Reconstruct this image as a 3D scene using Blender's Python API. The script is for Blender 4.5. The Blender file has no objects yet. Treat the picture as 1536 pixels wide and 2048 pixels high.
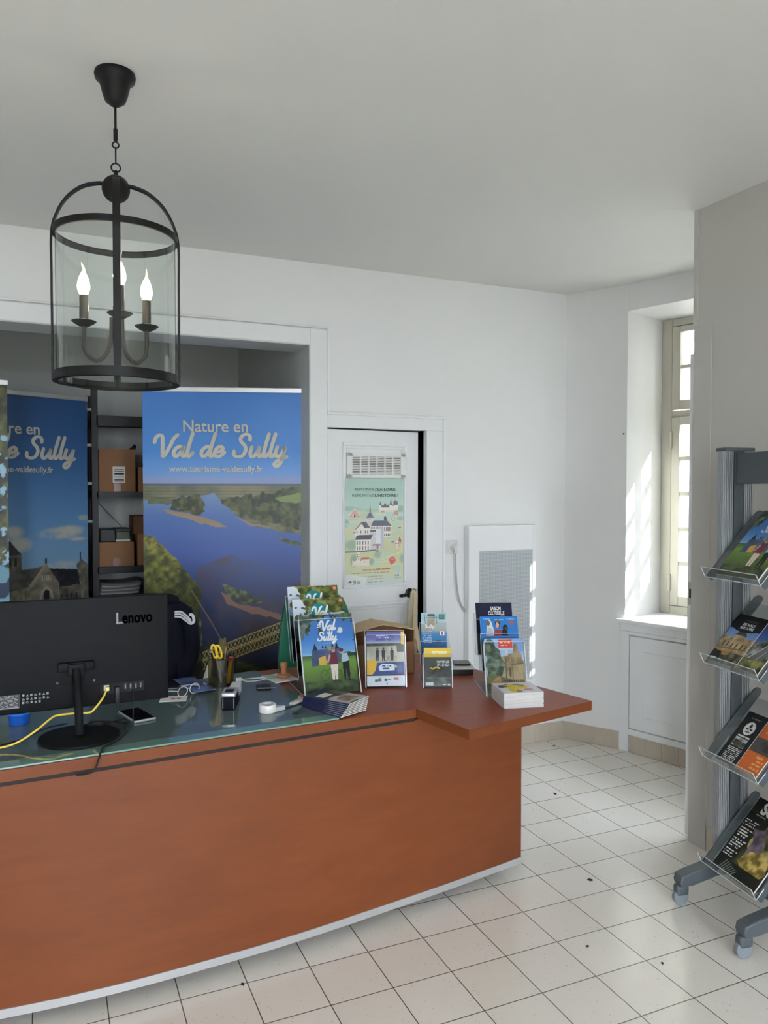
import bpy, bmesh, math, random
import numpy as np
from mathutils import Vector, Matrix, Euler

random.seed(7)
SC = bpy.context.scene
COL = SC.collection
PI = math.pi
def rad(a): return a * PI / 180.0

# ------------------------------------------------------------------ camera
cam_d = bpy.data.cameras.new('camera')
cam = bpy.data.objects.new('camera', cam_d)
COL.objects.link(cam)
cam.location = (0, 0, 1.5067)
cam.rotation_euler = (Matrix.Rotation(rad(-23.656), 3, 'Z') @ Matrix.Rotation(rad(90 - 1.587), 3, 'X') @ Matrix.Rotation(rad(0.066), 3, 'Z')).to_euler()
cam_d.sensor_fit = 'VERTICAL'
cam_d.sensor_height = 24.0
cam_d.lens = 24.0 * 1550.5 / 2048.0
cam_d.clip_start = 0.05
SC.camera = cam

# ------------------------------------------------------------------ light and exposure
SC.view_settings.view_transform = 'Standard'
SC.view_settings.look = 'None'
SC.view_settings.gamma = 1.0
SC.view_settings.use_curve_mapping = False
SC.view_settings.exposure = 0.14
W_ = bpy.data.worlds.new('daylight'); SC.world = W_
W_.use_nodes = True
_bg = W_.node_tree.nodes['Background']
_bg.inputs[0].default_value = (0.86, 0.87, 1.03, 1)
_bg.inputs[1].default_value = 30.0

SUN_DIR = Vector((-.955 - 1.118 * .297, -.297 + 1.118 * .955, -1.07)).normalized()
_s = bpy.data.lights.new('sun', 'SUN'); _s.energy = 50.0; _s.angle = rad(0.55); _s.color = (1.0, 0.97, 0.92)
sun = bpy.data.objects.new('sun', _s); COL.objects.link(sun)
sun.rotation_euler = SUN_DIR.to_track_quat('-Z', 'Y').to_euler()
sun.location = (9, -4, 8)

def portal(name, loc, direction, sx, sy):
    l = bpy.data.lights.new(name, 'AREA'); l.shape = 'RECTANGLE'; l.size = sx; l.size_y = sy
    l.cycles.is_portal = True
    o = bpy.data.objects.new(name, l); COL.objects.link(o)
    o.location = loc; o.rotation_euler = Vector(direction).to_track_quat('-Z', 'Y').to_euler()
    return o

# ------------------------------------------------------------------ materials
def lin(c):
    out = []
    for v in c:
        v = v / 255.0
        out.append(v / 12.92 if v <= 0.04045 else ((v + 0.055) / 1.055) ** 2.4)
    return tuple(out)

MATS = {}
def mat(name, col, rough=0.5, metal=0.0, spec=0.5, var=0.0, vscale=8.0, vstretch=(1, 1, 1), bump=0.0, bscale=60.0, emit=None, estr=0.0, coat=0.0):
    if name in MATS: return MATS[name]
    m = bpy.data.materials.new(name); m.use_nodes = True
    nt = m.node_tree; N = nt.nodes; L = nt.links
    b = N['Principled BSDF']
    c = lin(col)
    b.inputs['Base Color'].default_value = (*c, 1)
    b.inputs['Roughness'].default_value = rough
    b.inputs['Metallic'].default_value = metal
    b.inputs['Specular IOR Level'].default_value = spec
    b.inputs['Coat Weight'].default_value = coat
    tc = N.new('ShaderNodeTexCoord')
    if var > 0:
        mp = N.new('ShaderNodeMapping'); mp.inputs['Scale'].default_value = vstretch
        L.new(tc.outputs['Object'], mp.inputs['Vector'])
        nz = N.new('ShaderNodeTexNoise'); nz.inputs['Scale'].default_value = vscale; nz.inputs['Detail'].default_value = 5
        L.new(mp.outputs[0], nz.inputs['Vector'])
        r = N.new('ShaderNodeMix'); r.data_type = 'RGBA'
        r.inputs['A'].default_value = (*[max(0, v * (1 - var)) for v in c], 1)
        r.inputs['B'].default_value = (*[min(1, v * (1 + var)) for v in c], 1)
        L.new(nz.outputs['Fac'], r.inputs['Factor'])
        L.new(r.outputs['Result'], b.inputs['Base Color'])
    if bump > 0:
        n2 = N.new('ShaderNodeTexNoise'); n2.inputs['Scale'].default_value = bscale; n2.inputs['Detail'].default_value = 3
        L.new(tc.outputs['Object'], n2.inputs['Vector'])
        bp = N.new('ShaderNodeBump'); bp.inputs['Strength'].default_value = bump; bp.inputs['Distance'].default_value = 0.002
        L.new(n2.outputs['Fac'], bp.inputs['Height']); L.new(bp.outputs[0], b.inputs['Normal'])
    if emit:
        b.inputs['Emission Color'].default_value = (*lin(emit), 1); b.inputs['Emission Strength'].default_value = estr
    MATS[name] = m
    return m

def clear_mat(name, tint=(245, 250, 250), refl=1.0, rough=0.02, base=0.03):
    """thin clear sheet: transparent with a fresnel gloss"""
    if name in MATS: return MATS[name]
    m = bpy.data.materials.new(name); m.use_nodes = True
    nt = m.node_tree; N = nt.nodes; L = nt.links
    for n in list(N): N.remove(n)
    out = N.new('ShaderNodeOutputMaterial')
    tr = N.new('ShaderNodeBsdfTransparent'); tr.inputs[0].default_value = (*lin(tint), 1)
    gl = N.new('ShaderNodeBsdfGlossy'); gl.inputs['Roughness'].default_value = rough; gl.inputs[0].default_value = (1, 1, 1, 1)
    fr = N.new('ShaderNodeFresnel'); fr.inputs[0].default_value = 1.45
    mu = N.new('ShaderNodeMath'); mu.operation = 'MULTIPLY_ADD'; mu.inputs[1].default_value = refl; mu.inputs[2].default_value = base
    mu.use_clamp = True
    L.new(fr.outputs[0], mu.inputs[0])
    ge = N.new('ShaderNodeNewGeometry'); fb = N.new('ShaderNodeMath'); fb.operation = 'SUBTRACT'; fb.inputs[0].default_value = 1.0
    L.new(ge.outputs['Backfacing'], fb.inputs[1]); m2 = N.new('ShaderNodeMath'); m2.operation = 'MULTIPLY'
    L.new(mu.outputs[0], m2.inputs[0]); L.new(fb.outputs[0], m2.inputs[1])
    mx = N.new('ShaderNodeMixShader'); L.new(m2.outputs[0], mx.inputs[0]); L.new(tr.outputs[0], mx.inputs[1]); L.new(gl.outputs[0], mx.inputs[2])
    L.new(mx.outputs[0], out.inputs[0])
    MATS[name] = m
    return m

def print_mat(name, rough, spec=0.5):
    if name in MATS: return MATS[name]
    m = bpy.data.materials.new(name); m.use_nodes = True
    nt = m.node_tree; N = nt.nodes; L = nt.links
    b = N['Principled BSDF']; b.inputs['Roughness'].default_value = rough; b.inputs['Specular IOR Level'].default_value = spec
    a = N.new('ShaderNodeAttribute'); a.attribute_name = 'Col'
    L.new(a.outputs['Color'], b.inputs['Base Color'])
    MATS[name] = m
    return m

def wood_mat(name, c1, c2, rough=0.35, axis=(0.6, 9, 9), scale=3.0):
    if name in MATS: return MATS[name]
    m = bpy.data.materials.new(name); m.use_nodes = True
    nt = m.node_tree; N = nt.nodes; L = nt.links
    b = N['Principled BSDF']; b.inputs['Roughness'].default_value = rough; b.inputs['Specular IOR Level'].default_value = 0.28
    tc = N.new('ShaderNodeTexCoord'); mp = N.new('ShaderNodeMapping'); mp.inputs['Scale'].default_value = axis
    L.new(tc.outputs['Object'], mp.inputs['Vector'])
    n1 = N.new('ShaderNodeTexNoise'); n1.inputs['Scale'].default_value = scale; n1.inputs['Detail'].default_value = 6; n1.inputs['Roughness'].default_value = 0.65
    L.new(mp.outputs[0], n1.inputs['Vector'])
    n2 = N.new('ShaderNodeTexNoise'); n2.inputs['Scale'].default_value = 1.3; n2.inputs['Detail'].default_value = 2
    L.new(tc.outputs['Object'], n2.inputs['Vector'])
    ad = N.new('ShaderNodeMath'); ad.operation = 'MULTIPLY_ADD'; ad.inputs[1].default_value = 0.55; L.new(n1.outputs['Fac'], ad.inputs[0])
    ml = N.new('ShaderNodeMath'); ml.operation = 'MULTIPLY'; ml.inputs[1].default_value = 0.45; L.new(n2.outputs['Fac'], ml.inputs[0]); L.new(ml.outputs[0], ad.inputs[2])
    r = N.new('ShaderNodeValToRGB'); r.color_ramp.elements[0].position = 0.3; r.color_ramp.elements[1].position = 0.72
    r.color_ramp.elements[0].color = (*lin(c1), 1); r.color_ramp.elements[1].color = (*lin(c2), 1)
    L.new(ad.outputs[0], r.inputs[0]); L.new(r.outputs[0], b.inputs['Base Color'])
    MATS[name] = m
    return m

def floor_mat():
    m = bpy.data.materials.new('floor_tiles'); m.use_nodes = True
    nt = m.node_tree; N = nt.nodes; L = nt.links
    b = N['Principled BSDF']
    tc = N.new('ShaderNodeTexCoord')
    mp = N.new('ShaderNodeMapping'); mp.inputs['Location'].default_value = (-1.954 / 0.2 + 100, -2.703 / 0.2 + 100, 0); mp.inputs['Scale'].default_value = (5, 5, 5)
    L.new(tc.outputs['Object'], mp.inputs['Vector'])
    sx = N.new('ShaderNodeSeparateXYZ'); L.new(mp.outputs[0], sx.inputs[0])
    dist = []
    for k in ('X', 'Y'):
        f = N.new('ShaderNodeMath'); f.operation = 'FRACT'; L.new(sx.outputs[k], f.inputs[0])
        s = N.new('ShaderNodeMath'); s.operation = 'SUBTRACT'; s.inputs[1].default_value = 0.5; L.new(f.outputs[0], s.inputs[0])
        a = N.new('ShaderNodeMath'); a.operation = 'ABSOLUTE'; L.new(s.outputs[0], a.inputs[0])
        dist.append(a)
    mxm = N.new('ShaderNodeMath'); mxm.operation = 'MAXIMUM'; L.new(dist[0].outputs[0], mxm.inputs[0]); L.new(dist[1].outputs[0], mxm.inputs[1])
    gr = N.new('ShaderNodeMapRange'); gr.inputs['From Min'].default_value = 0.4885; gr.inputs['From Max'].default_value = 0.4955
    L.new(mxm.outputs[0], gr.inputs['Value'])
    # per-tile tone
    fl = N.new('ShaderNodeVectorMath'); fl.operation = 'FLOOR'; L.new(mp.outputs[0], fl.inputs[0])
    wn = N.new('ShaderNodeTexWhiteNoise'); wn.noise_dimensions = '2D'; L.new(fl.outputs[0], wn.inputs['Vector'])
    tone = N.new('ShaderNodeMix'); tone.data_type = 'RGBA'
    tone.inputs['A'].default_value = (*lin((238, 233, 223)), 1); tone.inputs['B'].default_value = (*lin((245, 241, 233)), 1)
    L.new(wn.outputs['Value'], tone.inputs['Factor'])
    # speckle
    vo = N.new('ShaderNodeTexVoronoi'); vo.inputs['Scale'].default_value = 55; L.new(tc.outputs['Object'], vo.inputs['Vector'])
    n0 = N.new('ShaderNodeTexNoise'); n0.inputs['Scale'].default_value = 14; L.new(tc.outputs['Object'], n0.inputs['Vector'])
    sm = N.new('ShaderNodeMath'); sm.operation = 'MULTIPLY_ADD'; sm.inputs[1].default_value = -0.40; L.new(n0.outputs['Fac'], sm.inputs[0]); sm.inputs[2].default_value = 0.33
    lt = N.new('ShaderNodeMath'); lt.operation = 'LESS_THAN'; L.new(vo.outputs['Distance'], lt.inputs[0]); L.new(sm.outputs[0], lt.inputs[1])
    k1 = N.new('ShaderNodeMath'); k1.operation = 'MULTIPLY'; k1.inputs[1].default_value = 0.24; L.new(lt.outputs[0], k1.inputs[0])
    sp = N.new('ShaderNodeMix'); sp.data_type = 'RGBA'; L.new(k1.outputs[0], sp.inputs['Factor']); L.new(tone.outputs['Result'], sp.inputs['A'])
    sp.inputs['B'].default_value = (*lin((140, 128, 112)), 1)
    # soft wear
    n3 = N.new('ShaderNodeTexNoise'); n3.inputs['Scale'].default_value = 2.2; n3.inputs['Detail'].default_value = 4; L.new(tc.outputs['Object'], n3.inputs['Vector'])
    we = N.new('ShaderNodeMix'); we.data_type = 'RGBA'; we.blend_type = 'MULTIPLY'; we.inputs['Factor'].default_value = 0.22
    L.new(sp.outputs['Result'], we.inputs['A']); L.new(n3.outputs['Color'], we.inputs['B'])
    hs = N.new('ShaderNodeMix'); hs.data_type = 'RGBA'; L.new(gr.outputs['Result'], hs.inputs['Factor']); L.new(sp.outputs['Result'], hs.inputs['A'])
    hs.inputs['B'].default_value = (*lin((92, 86, 78)), 1)
    L.new(hs.outputs['Result'], b.inputs['Base Color'])
    rr = N.new('ShaderNodeMapRange'); rr.inputs['To Min'].default_value = 0.16; rr.inputs['To Max'].default_value = 0.34; L.new(n3.outputs['Fac'], rr.inputs['Value'])
    b.inputs['Roughness'].default_value = 0.21
    bp = N.new('ShaderNodeBump'); bp.inputs['Strength'].default_value = 0.35; bp.inputs['Distance'].default_value = 0.0015; bp.invert = True
    L.new(gr.outputs['Result'], bp.inputs['Height']); L.new(bp.outputs[0], b.inputs['Normal'])
    return m

# ------------------------------------------------------------------ mesh helpers
class MB:
    def __init__(self): self.bm = bmesh.new()
    def box(self, x0, x1, y0, y1, z0, z1, M=None):
        vs = [self.bm.verts.new(v) for v in ((x0, y0, z0), (x1, y0, z0), (x1, y1, z0), (x0, y1, z0), (x0, y0, z1), (x1, y0, z1), (x1, y1, z1), (x0, y1, z1))]
        for f in ((3, 2, 1, 0), (4, 5, 6, 7), (0, 1, 5, 4), (1, 2, 6, 5), (2, 3, 7, 6), (3, 0, 4, 7)): self.bm.faces.new([vs[i] for i in f])
        if M is not None: bmesh.ops.transform(self.bm, matrix=M, verts=vs)
        return self
    def rbox(self, x0, x1, y0, y1, z0, z1, r=0.003, seg=2, M=None):
        b2 = bmesh.new()
        vs = [b2.verts.new(v) for v in ((x0, y0, z0), (x1, y0, z0), (x1, y1, z0), (x0, y1, z0), (x0, y0, z1), (x1, y0, z1), (x1, y1, z1), (x0, y1, z1))]
        for f in ((3, 2, 1, 0), (4, 5, 6, 7), (0, 1, 5, 4), (1, 2, 6, 5), (2, 3, 7, 6), (3, 0, 4, 7)): b2.faces.new([vs[i] for i in f])
        bmesh.ops.bevel(b2, geom=b2.edges[:], offset=r, segments=seg, affect='EDGES', profile=0.6)
        if M is not None: b2.transform(M)
        me = bpy.data.meshes.new('tmp'); b2.to_mesh(me); b2.free()
        self.bm.from_mesh(me); bpy.data.meshes.remove(me)
        return self
    def prism(self, poly, z0, z1, M=None):
        a = [self.bm.verts.new((p[0], p[1], z0)) for p in poly]; b = [self.bm.verts.new((p[0], p[1], z1)) for p in poly]
        n = len(poly)
        self.bm.faces.new(a[::-1]); self.bm.faces.new(b)
        for i in range(n): self.bm.faces.new((a[i], a[(i + 1) % n], b[(i + 1) % n], b[i]))
        if M is not None: bmesh.ops.transform(self.bm, matrix=M, verts=a + b)
        return self
    def lathe(self, prof, seg=24, c=(0, 0, 0), M=None, cap=True):
        rings = []; new = []
        for r, z in prof:
            if r < 1e-6:
                v = self.bm.verts.new((c[0], c[1], c[2] + z)); rings.append([v]); new.append(v)
            else:
                rg = [self.bm.verts.new((c[0] + r * math.cos(2 * PI * i / seg), c[1] + r * math.sin(2 * PI * i / seg), c[2] + z)) for i in range(seg)]
                rings.append(rg); new += rg
        for a, b in zip(rings[:-1], rings[1:]):
            for i in range(seg):
                j = (i + 1) % seg
                if len(a) == 1 and len(b) == 1: continue
                if len(a) == 1: self.bm.faces.new((a[0], b[j], b[i]))
                elif len(b) == 1: self.bm.faces.new((a[i], a[j], b[0]))
                else: self.bm.faces.new((a[i], a[j], b[j], b[i]))
        if cap:
            if len(rings[0]) > 1: self.bm.faces.new(rings[0][::-1])
            if len(rings[-1]) > 1: self.bm.faces.new(rings[-1])
        if M is not None: bmesh.ops.transform(self.bm, matrix=M, verts=new)
        return self
    def cyl(self, p0, p1, r, r2=None, seg=16):
        p0, p1 = Vector(p0), Vector(p1); d = p1 - p0
        M = Matrix.Translation(p0) @ d.to_track_quat('Z', 'Y').to_matrix().to_4x4()
        return self.lathe([(r, 0), (r2 if r2 is not None else r, d.length)], seg, M=M)
    def tube(self, path, r, seg=10, closed=False, flat=None, up=None):
        """sweep a circle (or a flat strip of half sizes flat=(a,b)) along a path"""
        P = [Vector(p) for p in path]; n = len(P); rings = []
        prev = None
        for i in range(n):
            if closed: t = P[(i + 1) % n] - P[i - 1]
            else: t = P[min(i + 1, n - 1)] - P[max(i - 1, 0)]
            t.normalize()
            if up is not None: side = t.cross(Vector(up))
            elif prev is None:
                side = t.cross(Vector((0, 0, 1)))
                if side.length < 1e-3: side = t.cross(Vector((0, 1, 0)))
            else: side = prev - t * prev.dot(t)
            side.normalize(); prev = side; o = side.cross(t); o.normalize()
            rr = r[i] if isinstance(r, (list, tuple)) else r
            if flat: pts = [side * a * flat[0] + o * b * flat[1] for a, b in ((1, 1), (-1, 1), (-1, -1), (1, -1))]
            else: pts = [side * math.cos(2 * PI * k / seg) * rr + o * math.sin(2 * PI * k / seg) * rr for k in range(seg)]
            rings.append([self.bm.verts.new(P[i] + q) for q in pts])
        m = len(rings[0])
        for i in range(n if closed else n - 1):
            a, b = rings[i], rings[(i + 1) % n]
            for k in range(m): self.bm.faces.new((a[k], a[(k + 1) % m], b[(k + 1) % m], b[k]))
        if not closed:
            self.bm.faces.new(rings[0][::-1]); self.bm.faces.new(rings[-1])
        return self
    def sheet(self, o, ex, ez, w, h, t):
        """thin sheet: corner o, edges ex*w and ez*h, thickness t along ex x ez reversed"""
        o, ex, ez = Vector(o), Vector(ex).normalized(), Vector(ez).normalized()
        nn = ez.cross(ex).normalized() * t
        a = [o, o + ex * w, o + ex * w + ez * h, o + ez * h]
        A = [self.bm.verts.new(p) for p in a]; B = [self.bm.verts.new(p + nn) for p in a]
        self.bm.faces.new(A); self.bm.faces.new(B[::-1])
        for i in range(4): self.bm.faces.new((A[(i + 1) % 4], A[i], B[i], B[(i + 1) % 4]))
        return self
    def grid(self, fn, nu, nv, closed_u=False):
        V = [[self.bm.verts.new(fn(i / (nu if closed_u else nu - 1), j / (nv - 1))) for i in range(nu)] for j in range(nv)]
        for j in range(nv - 1):
            for i in range(nu if closed_u else nu - 1):
                k = (i + 1) % nu
                self.bm.faces.new((V[j][i], V[j][k], V[j + 1][k], V[j + 1][i]))
        return self
    def build(self, name, m, parent=None, smooth=False, bevel=0.0, solid=0.0, sub=0, norm=True):
        me = bpy.data.meshes.new(name)
        if norm: bmesh.ops.recalc_face_normals(self.bm, faces=self.bm.faces[:])
        self.bm.to_mesh(me); self.bm.free()
        o = bpy.data.objects.new(name, me); COL.objects.link(o)
        if m is not None: me.materials.append(m)
        if smooth:
            for p in me.polygons: p.use_smooth = True
            try: me.set_sharp_from_angle(angle=rad(40))
            except Exception: pass
        if solid: md = o.modifiers.new('solid', 'SOLIDIFY'); md.thickness = solid; md.offset = 0
        if bevel: md = o.modifiers.new('bevel', 'BEVEL'); md.width = bevel; md.segments = 2; md.limit_method = 'ANGLE'; md.angle_limit = rad(40)
        if sub: md = o.modifiers.new('sub', 'SUBSURF'); md.levels = sub; md.render_levels = sub
        if parent is not None: o.parent = parent
        return o

def tag(o, label=None, cat=None, group=None, kind=None):
    if label: o['label'] = label
    if cat: o['category'] = cat
    if group: o['group'] = group
    if kind: o['kind'] = kind
    return o
def thing(name, label, cat, loc=(0, 0, 0), rotz=0.0, group=None, M=None):
    o = bpy.data.objects.new(name, None); COL.objects.link(o); o.empty_display_size = 0.05
    if M is not None: o.matrix_world = M
    else: o.location = loc; o.rotation_euler = (0, 0, rotz)
    return tag(o, label, cat, group)
def struct(o): return tag(o, kind='structure')
def dup(root, M, label, group=None):
    r = root.copy(); COL.objects.link(r); r.matrix_world = M; r['label'] = label
    if group: r['group'] = group
    for ch in list(root.children):
        c = ch.copy(); COL.objects.link(c); c.parent = r
        for g in list(ch.children):
            d = g.copy(); COL.objects.link(d); d.parent = c
    return r
def frame(o, ang, tilt=90.0):
    """matrix with X along a horizontal direction at ang degrees, Z leaning back by (90 - tilt) degrees"""
    return Matrix.Translation(Vector(o)) @ Matrix.Rotation(rad(ang), 4, 'Z') @ Matrix.Rotation(-rad(90 - tilt), 4, 'X')
def crom(pts, n=8, closed=False):
    """Catmull-Rom through points"""
    P = [Vector(p) for p in pts]; out = []; m = len(P)
    for i in range(m if closed else m - 1):
        p0 = P[i - 1] if (closed or i > 0) else P[0] * 2 - P[1]
        p1, p2 = P[i], P[(i + 1) % m]
        p3 = P[(i + 2) % m] if (closed or i + 2 < m) else P[-1] * 2 - P[-2]
        for k in range(n):
            t = k / n
            out.append(0.5 * ((2 * p1) + (p2 - p0) * t + (2 * p0 - 5 * p1 + 4 * p2 - p3) * t * t + (3 * p1 - p0 - 3 * p2 + p3) * t ** 3))
    if not closed: out.append(P[-1])
    return out

# ------------------------------------------------------------------ lettering
def text_mesh(body, size, align='LEFT', bold=0.0, sx=1.0):
    cu = bpy.data.curves.new('t', 'FONT'); cu.body = body; cu.size = size; cu.align_x = align; cu.offset = bold; cu.resolution_u = 3
    o = bpy.data.objects.new('t', cu); COL.objects.link(o)
    dg = bpy.context.evaluated_depsgraph_get()
    me = bpy.data.meshes.new_from_object(o.evaluated_get(dg), depsgraph=dg)
    bpy.data.objects.remove(o); bpy.data.curves.remove(cu)
    # into the XZ plane, facing -Y
    for v in me.vertices: v.co = Vector((v.co.x * sx, 0, v.co.y))
    return me
def lettering(body, size, x, z, m, parent, y=-0.0006, align='LEFT', bold=0.0, sx=1.0, rot=0.0, width=None):
    me = text_mesh(body, size, align, bold, sx)
    if width:
        xs = [v.co.x for v in me.vertices]; w = max(xs) - min(xs); k = width / w
        for v in me.vertices: v.co.x *= k
    me.materials.append(m)
    o = bpy.data.objects.new('lettering', me); COL.objects.link(o)
    o.parent = parent; o.location = (x, y, z); o.rotation_euler = (0, -rot, 0)
    return o
GLY = {
 'V': (1.45, [[(-.35, 1.35), (-.3, 1.75), (0, 2.05), (.3, 1.95), (.42, 1.3), (.5, .5), (.58, .03), (.8, .25), (1.15, 1.0), (1.4, 1.7), (1.75, 2.1)]]),
 'a': (1.2, [[(.95, .85), (.65, 1.0), (.25, .75), (.1, .35), (.3, .02), (.6, .2), (.92, .75), (.98, 1.0), (.9, .4), (1.0, .05), (1.2, .12), (1.4, .4)]]),
 'l': (.62, [[(.5, 2.25), (.3, 1.2), (.2, .4), (.3, .03), (.5, .12), (.7, .4)]]),
 'd': (1.25, [[(.95, .85), (.65, 1.0), (.25, .75), (.1, .35), (.3, .02), (.6, .2), (.92, .75)], [(1.22, 2.25), (1.0, 1.1), (.92, .4), (1.02, .05), (1.22, .12), (1.4, .4)]]),
 'e': (1.05, [[(.15, .45), (.6, .52), (.85, .78), (.62, 1.02), (.28, .82), (.1, .4), (.3, .02), (.7, .1), (1.05, .45)]]),
 'S': (1.55, [[(1.5, 1.65), (1.4, 2.05), (1.0, 2.2), (.6, 1.9), (.66, 1.5), (1.05, 1.1), (1.18, .65), (.95, .15), (.5, 0), (.12, .2), (.08, .55)]]),
 'u': (1.2, [[(.2, 1.0), (.1, .4), (.25, .03), (.55, .15), (.86, .7), (.95, 1.0), (.88, .4), (1.0, .04), (1.2, .12), (1.4, .4)]]),
 'y': (1.2, [[(.2, 1.0), (.1, .4), (.25, .05), (.58, .2), (.88, .75), (.96, 1.0), (.82, 0), (.62, -.65), (.32, -.9), (.1, -.7), (.3, -.4), (.85, -.12), (1.2, .05)]]),
 ' ': (.8, []),
}
def script_lettering(txt, width, x, z, m, parent, y=-0.0006, weight=0.15, slant=0.12, rise=0.0):
    strokes = []; cx = 0.0
    for ch in txt:
        adv, ss = GLY[ch]
        for s in ss: strokes.append([(cx + px + slant * pz, pz) for px, pz in s])
        cx += adv
    xs = [p[0] for s in strokes for p in s]; x0, x1 = min(xs), max(xs); k = width / (x1 - x0)
    mb = MB(); lay = 0
    for s in strokes:
        P = crom([(a, b, 0) for a, b in s], 7)
        pts = [Vector(((p.x - x0) * k, lay * 2e-5, p.y * k + rise * (p.x - x0) * k)) for p in P]
        lay = (lay + 1) % 4
        hw = weight * k
        L_, R_ = [], []
        for i, p in enumerate(pts):
            t = pts[min(i + 1, len(pts) - 1)] - pts[max(i - 1, 0)]; t.normalize(); nrm = Vector((-t.z, 0, t.x))
            w = hw * (0.86 + 0.2 * abs(t.z))
            L_.append(mb.bm.verts.new(p + nrm * w)); R_.append(mb.bm.verts.new(p - nrm * w))
        for i in range(len(pts) - 1): mb.bm.faces.new((L_[i], R_[i], R_[i + 1], L_[i + 1]))
        for e in (0, -1):
            q = [mb.bm.verts.new(pts[e] + Vector((math.cos(a) * hw * .95, 0, math.sin(a) * hw * .95))) for a in [2 * PI * i / 12 for i in range(12)]]
            mb.bm.faces.new(q)
    o = mb.build('script_lettering', m, parent, norm=False)
    o.location = (x, y, z)
    return o

# ------------------------------------------------------------------ printed pictures: colours per vertex of a fine grid
class Cv:
    def __init__(s, w, h, n):
        s.w, s.h = w, h
        s.nx = max(4, int(n)); s.ny = max(4, int(n * h / w))
        x = np.linspace(0, w, s.nx); y = np.linspace(0, h, s.ny)
        s.X, s.Y = np.meshgrid(x, y)
        s.C = np.ones((s.ny, s.nx, 3)) * 255.0
    def noise(s, sc, seed=0, sy=None):
        sy = sy or sc
        rs = np.random.RandomState(seed); g = rs.rand(64, 64)
        u = s.X * sc; v = s.Y * sy
        i = np.floor(u).astype(int); j = np.floor(v).astype(int); fu = u - i; fv = v - j
        fu = fu * fu * (3 - 2 * fu); fv = fv * fv * (3 - 2 * fv)
        a = g[j % 64, i % 64]; b = g[j % 64, (i + 1) % 64]; c = g[(j + 1) % 64, i % 64]; d = g[(j + 1) % 64, (i + 1) % 64]
        return (a * (1 - fu) + b * fu) * (1 - fv) + (c * (1 - fu) + d * fu) * fv
    def fbm(s, sc, seed=0):
        return (s.noise(sc, seed) + .5 * s.noise(sc * 2.1, seed + 1) + .25 * s.noise(sc * 4.3, seed + 2)) / 1.75
    def put(s, m, c, a=1.0):
        m = np.clip(m.astype(float), 0, 1)[..., None] * a
        s.C = s.C * (1 - m) + np.array(c, float) * m
    def tex(s, m, c1, c2, sc, seed=0, k=2.2):
        t = np.clip((s.fbm(sc, seed) - .5) * k + .5, 0, 1)[..., None]
        col = np.array(c1, float) * (1 - t) + np.array(c2, float) * t
        m = np.clip(m.astype(float), 0, 1)[..., None]
        s.C = s.C * (1 - m) + col * m
    def grad(s, stops, m=None):
        ys = [a for a, _ in stops]
        col = np.stack([np.interp(s.Y, ys, [c[k] for _, c in stops]) for k in range(3)], -1)
        if m is None: s.C = col
        else:
            m = m.astype(float)[..., None]; s.C = s.C * (1 - m) + col * m
    def poly(s, pts):
        X, Y = s.X, s.Y; ins = np.zeros(X.shape, bool); n = len(pts)
        for i in range(n):
            x0, y0 = pts[i]; x1, y1 = pts[(i + 1) % n]
            if y0 == y1: continue
            c = ((y0 > Y) != (y1 > Y)) & (X < (x1 - x0) * (Y - y0) / (y1 - y0) + x0)
            ins ^= c
        return ins
    def wob(s, pts, amp, sc, seed):
        """polygon with a rough edge"""
        X, Y = s.X.copy(), s.Y.copy()
        dx = (s.noise(sc, seed) - .5) * amp; dy = (s.noise(sc, seed + 9) - .5) * amp
        s.X, s.Y = X + dx, Y + dy
        r = s.poly(pts); s.X, s.Y = X, Y
        return r
    def rect(s, x0, y0, x1, y1): return (s.X >= x0) & (s.X <= x1) & (s.Y >= y0) & (s.Y <= y1)
    def ell(s, cx, cy, rx, ry): return ((s.X - cx) / rx) ** 2 + ((s.Y - cy) / ry) ** 2 <= 1
    def line(s, pts, w):
        m = np.zeros(s.X.shape, bool)
        for (x0, y0), (x1, y1) in zip(pts[:-1], pts[1:]):
            dx, dy = x1 - x0, y1 - y0; L2 = dx * dx + dy * dy + 1e-12
            t = np.clip(((s.X - x0) * dx + (s.Y - y0) * dy) / L2, 0, 1)
            m |= (s.X - x0 - t * dx) ** 2 + (s.Y - y0 - t * dy) ** 2 <= (w / 2) ** 2
        return m
    def scrib(s, x0, y0, x1, h, seed=0):
        """a line of small print seen from too far to read"""
        return s.rect(x0, y0, x1, y0 + h) & (s.noise(1.1 / h, seed, 0.4 / h) > .38)
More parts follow.
